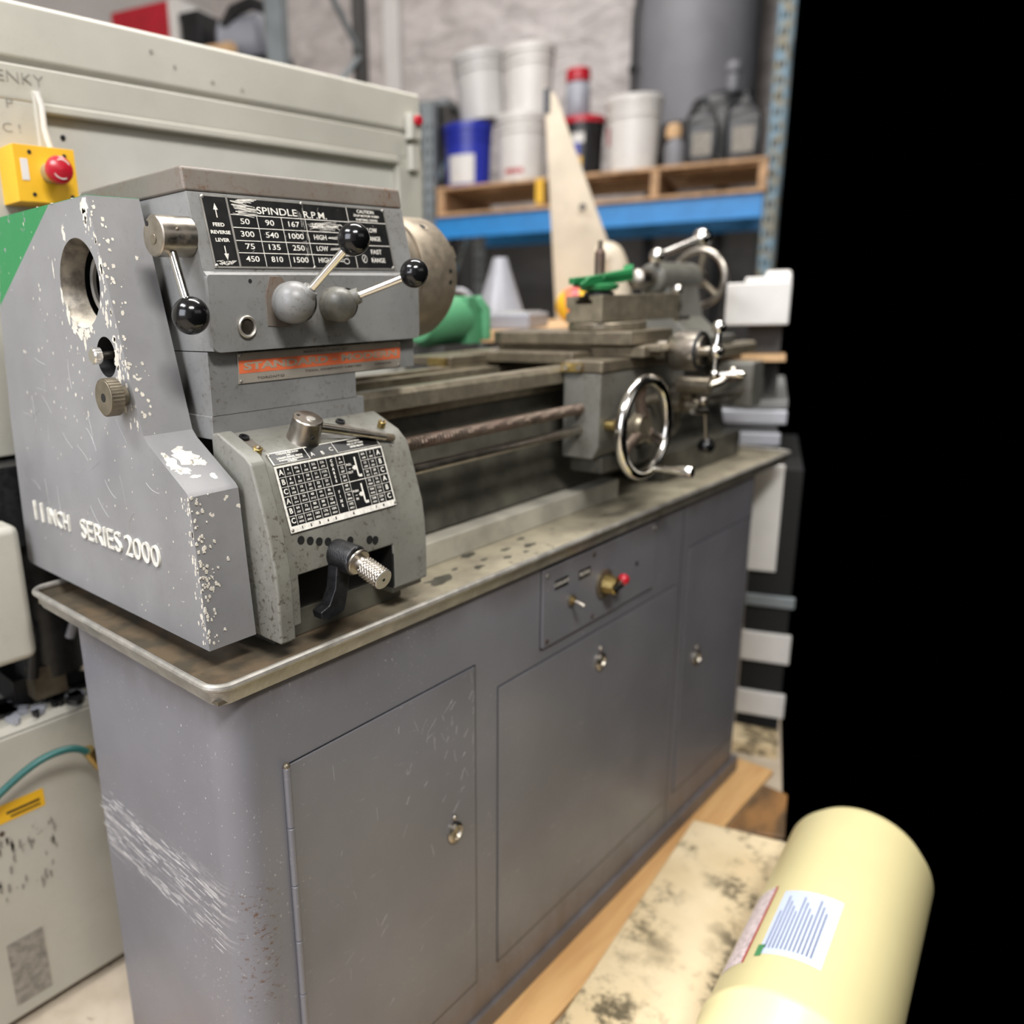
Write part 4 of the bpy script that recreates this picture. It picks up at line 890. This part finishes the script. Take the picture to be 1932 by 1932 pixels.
m.box(-.5, .98, .95, 1.3, .50, .92, 'black'); m.build('base_frame', E0)

# ================================================================ pallet rack with its load (building directions: a away, l left)
RK = bthing('pallet_rack', 'blue pallet rack holding buckets on a wooden pallet at the back of the shop', 'pallet rack', 5.4, 1.0, 0)
for l0, l1, mt, a in ((.012, .085, 'postblue', 4.95), (1.97, 2.06, 'postgrey', 4.95), (.0, .085, 'postblue', 5.95), (1.97, 2.06, 'postgrey', 5.95)):
    m = MB(); zt = 3.4 if l0 < 1 else 2.30; m.box(a, a+.004, l0, l1, 0, zt, mt); m.box(a, a+.07, l0, l0+.004, 0, zt, mt); m.box(a, a+.07, l1-.004, l1, 0, zt, mt)
    for k in range(int(zt/.0775)):
        for lx in (l0+.018, l1-.030): m.box(a-.001, a, lx, lx+.012, .05+k*.075, .08+k*.075, 'black')
    m.build('upright', RK)
for a in (4.955, 5.95):
    m = MB(); m.box(a, a+.05, .085, 1.97, 1.503, 1.629, 'beam'); m.build('beam', RK, bevel=.004)
m = MB()
for l in (.03, 2.0):
    for z0, z1 in ((.2, 1.0), (1.0, 1.8), (1.8, 2.6)): m.tube([(5.0, l, z0), (5.95, l, z1)], .015, 'postblue', 8)
m.build('brace', RK)
PL = bthing('wooden_pallet', 'worn wooden pallet lying on the blue rack beam under the buckets', 'pallet', 5.35, 1.02, 1.629)
m = MB()
for i in range(7): m.box(4.92+i*.145, 4.92+i*.145+.10, .07, 1.95, 1.783, 1.803, 'pallet')
m.build('deck_boards', PL, bevel=.003)
for l in (.07, .62, 1.27, 1.90):
    m = MB(); m.box(4.925, 5.88, l, l+.045, 1.65, 1.783, 'pallet'); m.build('stringer', PL, bevel=.003)
m = MB()
for i in (0, 3, 6): m.box(4.92+i*.145, 4.92+i*.145+.10, .07, 1.95, 1.6295, 1.65, 'pallet')
m.build('bottom_boards', PL, bevel=.003)
m = MB(); m.box(4.915, 4.921, 1.27, 1.315, 1.66, 1.80, 'yellow'); m.build('yellow_tag', PL)

def bucket(a, l, z, r, h, body, lid, label, deco=None, group='plastic buckets on the rack', tilt=0.0, grooves=True):
    B = bthing('plastic_bucket', label, 'bucket', a, l, z, group)
    if tilt: B.rotation_euler = (R(tilt), 0, BR)
    rb = r*.90; m = MB()
    m.rev([(0, 0), (0, rb-.004), (.004, rb), (h*.72, rb+(r-rb)*.72), (h*.73, r*1.02), (h*.755, r*1.02), (h*.76, r*.975), (h*.82, r*.98), (h*.825, r*1.025), (h*.845, r*1.025), (h*.85, r*.985), (h-.03, r)], (a, l, z), Z, body, 40)
    m.build('body', B)
    m = MB(); m.rev([(h-.034, r*1.0), (h-.034, r*1.045), (h-.004, r*1.045), (h, r*1.02), (h-.002, r*.93), (h-.010, r*.91), (h-.010, 0)], (a, l, z), Z, lid, 40); m.build('lid', B)
    if deco:
        for (z0, z1, a0, a1, mt) in deco:
            m = MB(); m.rev([(z0*h, r*.90+(r*.10)*z0+.0015), (z1*h, r*.90+(r*.10)*z1+.0015)], (a, l, z), Z, mt, 16, R(a0), R(a1)); m.build('label', B)
    return B
# angles are turned round the bucket; 180 deg points towards the lathe side
bucket(5.10, 1.80, 1.8032, .150, .365, 'bblue', 'bblue', 'royal blue bucket with a white label, leftmost on the pallet', [(.05, .50, 55, 125, 'bwhite')])
bucket(5.11, 1.46, 1.8032, .150, .385, 'bwhite', 'bwhite', 'white bucket with a red stripe on its label, right of the blue one', [(.10, .70, 50, 120, 'bwhite'), (.12, .20, 62, 112, 'red')])
bucket(5.14, 1.105, 1.8032, .135, .33, 'bblack', 'red', 'black bucket with a red lid and yellow label, behind the leaning beam', [(.06, .34, 50, 105, 'yellow'), (.34, .56, 55, 100, 'bblue'), (.56, .75, 80, 110, 'bwhite')])
bucket(5.12, .80, 1.8032, .152, .40, 'bwhite', 'bwhite', 'large plain white bucket with a red spot on its right side', [(.38, .62, 20, 38, 'red')])
bucket(5.14, 1.715, 2.182, .150, .385, 'bgrey', 'bgrey', 'pale grey bucket stacked on the royal blue bucket', tilt=-5)
bucket(5.16, 1.425, 2.190, .142, .375, 'bwhite', 'bwhite', 'white bucket stacked on the red-striped bucket')
C1 = bthing('plastic_canister', 'small white canister with a red cap above the black bucket', 'canister', 5.14, 1.13, 2.134)
m = MB(); m.rev([(0, 0), (0, .065), (.01, .072), (.17, .072), (.20, .06), (.20, 0)], (5.14, 1.13, 2.134), Z, 'frosted', 28); m.build('body', C1)
m = MB(); m.cyl((5.14, 1.13, 2.334), (5.14, 1.13, 2.405), .070, 'red', n=28, ch=.006); m.build('cap', C1)
def jug(a, l, label, s=1.0, z=1.8032):
    J = bthing('oil_jug', label, 'jug', a, l, z, 'black oil jugs on the pallet')
    m = MB(); P = [rrect(-.085*s, .085*s, -.06*s, .06*s, (.02,)*4, 4)]
    lv = [(0, .95), (.01, 1), (.20, 1), (.25, .85), (.28, .45), (.30, .26), (.315, .26)]; k = len(P[0]); vs = []; fs = []
    for h_, q in lv: vs += [(a+py*q, l+px*q, z+h_*s) for px, py in P[0]]
    for j in range(len(lv)-1): fs += [(j*k+i, j*k+(i+1) % k, (j+1)*k+(i+1) % k, (j+1)*k+i) for i in range(k)]
    fs += [tuple(range(k)), tuple(range((len(lv)-1)*k, len(lv)*k))]
    m.add(vs, fs, 'bblack'); m.build('body', J)
    m = MB(); m.cyl((a, l, z+.315*s), (a, l, z+.345*s), .022*s, 'bblack', n=20, ch=.003); m.build('cap', J)
    m = MB(); m.tube([(a, l+.02*s, z+.30*s), (a, l+.055*s, z+.295*s), (a, l+.075*s, z+.26*s), (a, l+.078*s, z+.21*s)], .011*s, 'bblack', 10); m.build('handle', J)
    m = MB(); m.quad((a-.0604*s, l+.05*s, z+.05*s), -Y, Z, 0, .10*s, 0, .12*s, 'smudge', .0006); m.build('label', J)
jug(5.10, .42, 'black oil jug standing right of the grey bottle'); jug(5.13, .21, 'black oil jug at the right end of the pallet', 1.08)
B1 = bthing('spray_bottle', 'grey bottle with a cream top between the white bucket and black jugs', 'bottle', 5.02, .555, 1.8032)
m = MB(); m.rev([(0, 0), (0, .05), (.008, .056), (.11, .056), (.15, .03), (.15, 0)], (5.02, .555, 1.8032), Z, 'tank', 24); m.build('body', B1)
m = MB(); m.rev([(.15, 0), (.15, .038), (.19, .045), (.225, .03), (.23, 0)], (5.02, .565, 1.8032), Z, 'wood', 20); m.build('cap', B1)
K = bthing('black_canister', 'black dome-shaped canister with a fitting, behind the oil jugs', 'canister', 5.42, .35, 1.8032)
m = MB(); m.rev([(0, 0), (0, .19), (.30, .20), (.40, .16), (.44, .06), (.44, 0)], (5.42, .35, 1.8032), Z, 'bblack', 36); m.build('body', K)
m = MB(); m.cyl((5.42, .30, 2.24), (5.42, .30, 2.33), .035, 'tank', n=18, ch=.005); m.ball((5.42, .30, 2.36), .045, 'tank', 18); m.build('fitting', K)
TK = bthing('storage_tank', 'tall grey steel tank standing behind the pallet rack', 'tank', 6.5, .62, 0)
m = MB(); m.rev([(2.08, 0), (2.09, .18), (2.16, .36), (2.24, .42), (3.6, .42), (3.7, .36), (3.74, 0)], (6.5, .62, 0), Z, 'tank', 56); m.build('shell', TK)
m = MB()
for a in (45, 135, 225, 315): m.cyl((6.5+.33*math.cos(R(a)), .62+.33*math.sin(R(a)), 0), (6.5+.33*math.cos(R(a)), .62+.33*math.sin(R(a)), 2.2), .03, 'bblack', n=12)
m.build('legs', TK)
m = MB(); m.tube([(6.22, .955, 3.2), (6.19, .985, 2.95), (6.19, .985, 2.25)], .02, 'bblack', 10); m.ball((6.19, .985, 2.62), .035, 'bblack', 14); m.build('side_pipe', TK)
# charcoal sheet closing the bay under the beam
S1 = bthing('dark_partition', 'charcoal sheet hanging in the bay below the blue beam', 'partition', 6.3, 1.05, 0)
m = MB(); m.box(6.3, 6.32, .01, 2.3, 0, 1.72, 'gdark'); m.build('sheet', S1)
# dark shelf unit left of the buckets
SH = bthing('steel_shelf_unit', 'open steel shelf unit with a pale top, left of the bucket pallet', 'shelf unit', 6.4, 2.75, 0)
m = MB(); m.box(6.1, 6.75, 2.31, 3.2, 2.545, 2.59, 'postgrey'); m.build('top_shelf', SH, bevel=.003)
m = MB(); m.box(6.73, 6.75, 2.31, 3.2, .02, 2.54, 'black'); m.build('back_panel', SH)
for l in (2.31, 3.16):
    m = MB(); m.box(6.10, 6.14, l, l+.04, 0, 2.545, 'gdark'); m.box(6.14, 6.72, l+.01, l+.02, .05, 2.5, 'bblack'); m.build('side_frame', SH)
# second rack frame farther left with its load, above the cream machine
R2 = bthing('rack_upright_frame', 'grey green rack frame with a diagonal brace seen above the cream machine', 'rack frame', 4.3, 2.4, 0)
for a, l, wd, mt in ((3.9, 2.37, .105, 'postgrey'), (4.75, 2.33, .075, 'gdark')):
    m = MB(); m.box(a, a+.004, l, l+wd, 0, 3.4, mt); m.box(a, a+.06, l, l+.004, 0, 3.4, mt); m.box(a, a+.06, l+wd-.004, l+wd, 0, 3.4, mt); m.build('upright', R2)
m = MB(); m.tube([(3.95, 2.42, 1.9), (4.75, 2.37, 2.55)], .018, 'postgrey', 8); m.tube([(3.95, 2.42, 3.2), (4.75, 2.37, 2.6)], .018, 'postgrey', 8); m.build('brace', R2)
SF = bthing('high_shelf', 'steel shelf deck behind the cream machine carrying a red case', 'shelf', 4.1, 3.4, 0)
m = MB(); m.box(3.95, 4.75, 2.49, 4.2, 2.22, 2.28, 'postgrey')
for l in (4.15,): m.box(3.95, 4.0, l, l+.05, 0, 2.22, 'postgrey'); m.box(4.7, 4.75, l, l+.05, 0, 2.22, 'postgrey')
m.build('deck', SF)
RB = bthing('red_case', 'red tool case with black and white end on the high shelf', 'tool case', 4.2, 3.35, 2.2805)
m = MB(); m.box(4.05, 4.4, 3.20, 3.62, 2.2805, 2.80, 'red'); m.build('case', RB, bevel=.01)
m = MB(); m.box(4.045, 4.05, 3.34, 3.42, 2.45, 2.62, 'bblack'); m.build('latch_plate', RB)
m = MB(); m.box(4.05, 4.4, 3.14, 3.199, 2.2805, 2.80, 'bwhite'); m.build('end_panel', RB)
BK = bthing('black_crate', 'black plastic crate beside the red case on the high shelf', 'crate', 4.2, 3.0, 2.2805)
m = MB(); m.box(4.06, 4.4, 3.0, 3.13, 2.2805, 2.72, 'bblack'); m.box(4.055, 4.06, 2.995, 3.135, 2.68, 2.72, 'bblack'); m.build('shell', BK, bevel=.008)
DR = bthing('plastic_drum', 'frosted white drum on the high shelf left of the red case', 'drum', 4.25, 3.85, 2.2805)
m = MB(); m.rev([(0, 0), (0, .17), (.02, .18), (.35, .18), (.37, .17), (.40, .17), (.40, 0)], (4.25, 3.85, 2.2805), Z, 'frosted', 32); m.build('shell', DR)
MT = bthing('electric_motor', 'silver and black electric motor on the high shelf beside the rack post', 'motor', 4.2, 2.65, 2.2805)
m = MB(); m.rev([(0, 0), (0, .10), (.02, .13), (.24, .13), (.27, .09), (.27, 0)], (4.18, 2.93, 2.55), Vector((.2, -1, .1)), 'frosted', 32); m.build('housing', MT)
m = MB(); m.tube([(4.1, 2.86, 2.62), (4.1, 2.80, 2.69), (4.1, 2.68, 2.71), (4.1, 2.58, 2.67), (4.1, 2.53, 2.55)], .035, 'bblack', 12); m.box(4.05, 4.25, 2.52, 2.90, 2.2805, 2.44, 'bblack'); m.build('mount', MT)
CB = bthing('cardboard_box', 'torn cardboard box in front of the motor on the high shelf', 'box', 4.0, 2.9, 2.2805)
m = MB(); m.box(3.96, 4.02, 2.74, 2.96, 2.2805, 2.50, 'wood'); m.box(3.97, 4.01, 2.76, 2.94, 2.50, 2.502, 'gdark'); m.build('carton', CB)
m = MB(); m.box(3.97, 4.0, 2.99, 3.0, 2.30, 2.38, 'bwhite'); m.build('flap', CB)
PG = bthing('small_carton', 'small brown carton right of the rack post on the high shelf', 'box', 4.05, 2.3, 2.2)
m = MB(); m.box(4.3, 4.42, 2.215, 2.315, 2.2, 2.32, 'wood'); m.build('carton', PG); m = MB(); m.box(4.2, 4.5, 2.15, 2.325, 2.17, 2.1995, 'postgrey'); m.build('tray', PG)

# ---------------------------------------------------------------- between lathe and rack
WB = bthing('workbench', 'low wooden workbench cluttered behind the lathe', 'workbench', 2.4, .95, 0)
m = MB(); m.box(2.0, 3.1, .44, 1.55, 1.005, 1.035, 'wood'); m.build('top', WB, bevel=.003)
for a, l in ((2.3, .5), (3.0, .5), (2.3, 1.46), (3.0, 1.46)): m = MB(); m.box(a, a+.06, l, l+.06, 0, 1.005, 'wood'); m.build('leg', WB)
GM = thing('green_machine_head', 'pale green cast machine housing behind the lathe chuck', 'machine', (.93, .50, 0), world=True)
m = MB(); m.rev([(0, 0), (0, .040), (.02, .050), (.11, .050), (.13, .044), (.13, 0)], (.83, .50, 1.072), X, 'green2', 32); m.box(.94, .985, .458, .548, 1.02, 1.12, 'green2'); m.tube([(.975, .465, 1.115), (.99, .452, 1.09), (.99, .452, 1.03)], .012, 'green2', 10); m.build('housing', GM, bevel=.008)
m = MB(); m.box(.86, .97, .455, .55, 0, 1.024, 'gdark'); m.build('pedestal', GM)
FN_ = bthing('plastic_funnel', 'milky plastic funnel standing on the bench behind the lathe', 'funnel', 2.42, .755, 1.0355)
m = MB(); m.rev([(0, .085), (.005, .088), (.03, .075), (.17, .030), (.20, .022), (.20, .018), (.16, .024), (.02, .07), (0, .08)], (2.42, .755, 1.0355), Z, 'frosted', 32); m.build('cone', FN_)
m = MB(); m.torus((2.36, .87, 1.10), (1, .2, .1), .045, .008, 'frosted', 32, 8); m.build('hose_loop', FN_)
BX = bthing('plastic_tray', 'flat milky plastic tray on the bench', 'tray', 2.15, .62, 1.0355)
m = MB(); m.box(2.05, 2.25, .56, .68, 1.0355, 1.075, 'frosted'); m.build('tray', BX, bevel=.006); m = MB(); m.box(2.07, 2.23, .575, .665, 1.075, 1.079, 'bgrey'); m.build('insert', BX)
BA = bthing('striped_ball', 'yellow and red striped ball on the bench behind the tool post', 'ball', 2.22, .485, 1.0355)
m = MB(); m.ball((2.22, .485, 1.091), .048, 'yellow', 28); m.build('body', BA)
m = MB(); m.rev([(.010, .0475), (.020, .0443), (.029, .0390)], (2.22, .485, 1.091), Vector((0, -1, .3)), 'red', 32); m.rev([(-.010, .0477), (.0, .0488), (.010, .0477)], (2.22, .485, 1.091), Vector((0, -1, .3)), 'orange', 32); m.build('stripe', BA)
# leaning angle beam
LB = bthing('leaning_beam', 'tall cream steel angle leaning behind the lathe, stained yellow', 'steel beam', 3.0, .68, 1.035)
m = MB(); b0 = Vector((3.0, .655, 1.0355)); t0 = Vector((3.0, .775, 1.815))
def ribbon(P, th, mt):
    n_ = len(P); vs = [Vector(p) for p in P]+[Vector(p)+Vector((th, 0, 0)) for p in P]
    m.add(vs, [tuple(range(n_)), tuple(range(n_, 2*n_))[::-1]]+[(i, (i+1) % n_, n_+(i+1) % n_, n_+i) for i in range(n_)], mt)
ribbon([(3.0, .780, 1.83), (3.0, .742, 1.80), (3.0, .655, 1.0355), (3.0, .720, 1.0355)], .008, 'cream_w')
ribbon([(3.0, .742, 1.80), (3.01, .735, 1.79), (3.05, .525, 1.24), (3.05, .50, 1.0355), (3.0, .655, 1.0355)], .008, 'cream_w')
m.build('angle', LB, bevel=.002)
m = MB(); m.cyl((2.99, .63, 1.42), (2.985, .63, 1.42), .012, 'gdark', n=14); m.box(2.996, 3.0, .755, .778, 1.74, 1.82, 'bblack'); m.build('bolt_hole', LB)
m = MB()
m.tube(smooth([(2.6, .50, 1.23), (2.6, .46, 1.225), (2.6, .44, 1.18), (2.6, .43, 1.10)]), [.035, .037, .040, .043, .045, .045, .044, .042, .04, .04, .04, .04, .04, .04, .04, .04, .04, .04, .04][:19], 'cream_w', 16)
m.build('base_casting', LB)

# ---------------------------------------------------------------- right of the lathe: saw table and drawer unit
DT = bthing('drawer_unit', 'white steel drawer unit with dark gaps, right of the lathe cabinet', 'drawer unit', 2.3, 0.0, 0)
m = MB(); m.box(2.06, 2.6, -.10, .0, .0, .70, 'black'); m.build('carcass', DT)
for z0, z1, mt in ((.447, .712, 'bwhite'), (.355, .385, 'postgrey'), (.207, .286, 'bwhite'), (.058, .125, 'bwhite')):
    m = MB(); m.box(2.048, 2.06, -.06-.05*(z1 < .5), .002, z0, z1, mt)
    if z0 > .4: m.box(2.048, 2.6, .0, .004, z0, z1, mt)
    m.build('drawer', DT, bevel=.004)
ST = bthing('saw_table', 'grey cast saw table with two bright aluminium rails, right of the lathe', 'saw table', 2.4, .06, 0)
m = MB(); m.box(2.225, 2.9, -.058, .157, .823, .845, 'tmetal'); m.build('table_top', ST, bevel=.003)
m = MB(); m.box(2.20, 2.225, -.058, .157, .786, .821, 'talu'); m.build('rail', ST, bevel=.004)
m = MB(); m.box(2.20, 2.225, -.048, .140, .731, .764, 'talu'); m.build('rail', ST, bevel=.004)
m = MB(); m.box(2.23, 2.86, -.04, .15, .714, .823, 'tmetal'); m.box(2.62, 2.67, .09, .14, 0, .714, 'tmetal'); m.box(2.8, 2.85, -.04, .01, 0, .714, 'tmetal'); m.build('frame', ST, bevel=.003)
SW = bthing('white_power_tool', 'white moulded power tool housing on the saw table, right edge', 'power tool', 2.3, .02, .845)
m = MB(); m.box(2.215, 2.52, -.042, .104, 1.030, 1.133, 'bwhite'); m.box(2.24, 2.5, -.042, .064, 1.133, 1.146, 'bwhite'); m.cyl((2.32, .02, 1.10), (2.32, -.042, 1.10), .062, 'bwhite', n=32, ch=.006); m.build('housing', SW, bevel=.014, seg=3)
m = MB(); m.box(2.30, 2.42, -.03, .05, .8453, 1.031, 'gdark'); m.build('stand', SW)
m = MB(); m.box(2.18, 2.30, -.042, .085, .944, .957, 'wood'); m.box(2.24, 2.28, .0, .03, .8453, .944, 'gdark'); m.build('wood_fence', SW)
FB = bthing('concrete_block', 'light concrete block on the floor beyond the dark plank', 'block', 1.95, .0, 0)
m = MB(); m.box(1.95, 2.045, -.10, .055, .0002, .03, 'slab'); m.build('block', FB); m = MB(); m.box(1.96, 2.035, -.09, .045, .03, .0305, 'slab'); m.build('face', FB)

# ---------------------------------------------------------------- cream cylinder at the lower right
D_ = Vector((.9956, .094, 0)); W_d = Vector((.094, -.9956, 0))
GC = Vector((-.375, -.62, 0))
rC = .11; th = (1.107-.0265-1.254*.11)/.967
cw = -.254*th + .967*rC
cz_ = rC+.0265
A0 = GC + W_d*cw + Vector((0, 0, cz_))
CY = thing('gas_cylinder', 'cream yellow cylinder with red and blue labels lying at the lower right', 'cylinder', tuple((A0+D_*1.0).xy)+(0,), world=True)
m = MB(); m.rev([(.52, 0), (.53, .055), (.56, .09), (.60, .107), (.62, .110), (.915, .110), (.920, .1125), (.932, .1125), (.937, .110), (1.40, .110), (1.43, .098), (1.45, .06), (1.455, 0)], A0, D_, 'cream', 96); m.build('shell', CY)
def patch(t0, t1, a0, a1, mt, rr_, mb, n=14):
    d_, u_, w_ = MB.fr(D_)
    vs = []; fs = []
    for i in range(n+1):
        a = R(a0+(a1-a0)*i/n); v = (Z*math.sin(a)-W_d*math.cos(a))*rr_
        vs += [A0+D_*t0+v, A0+D_*t1+v]
    for i in range(n): fs.append((2*i, 2*i+1, 2*i+3, 2*i+2))
    mb.add(vs, fs, mt)
m = MB(); patch(.985, 1.17, 22, 45, 'rubbed', .1103, m); patch(.985, 1.17, 45, 47, 'red', .1105, m); m.build('red_label', CY)
m = MB(); patch(1.00, 1.15, 56, 98, 'lblue', .1103, m)
for k in range(12): patch(1.012, 1.10+.012*((k*7) % 4), 59+k*2.8, 59.9+k*2.8, 'text', .1105, m, 2)
patch(.995, 1.02, 54, 59, 'lgreen', .1106, m, 4); m.build('blue_label', CY)
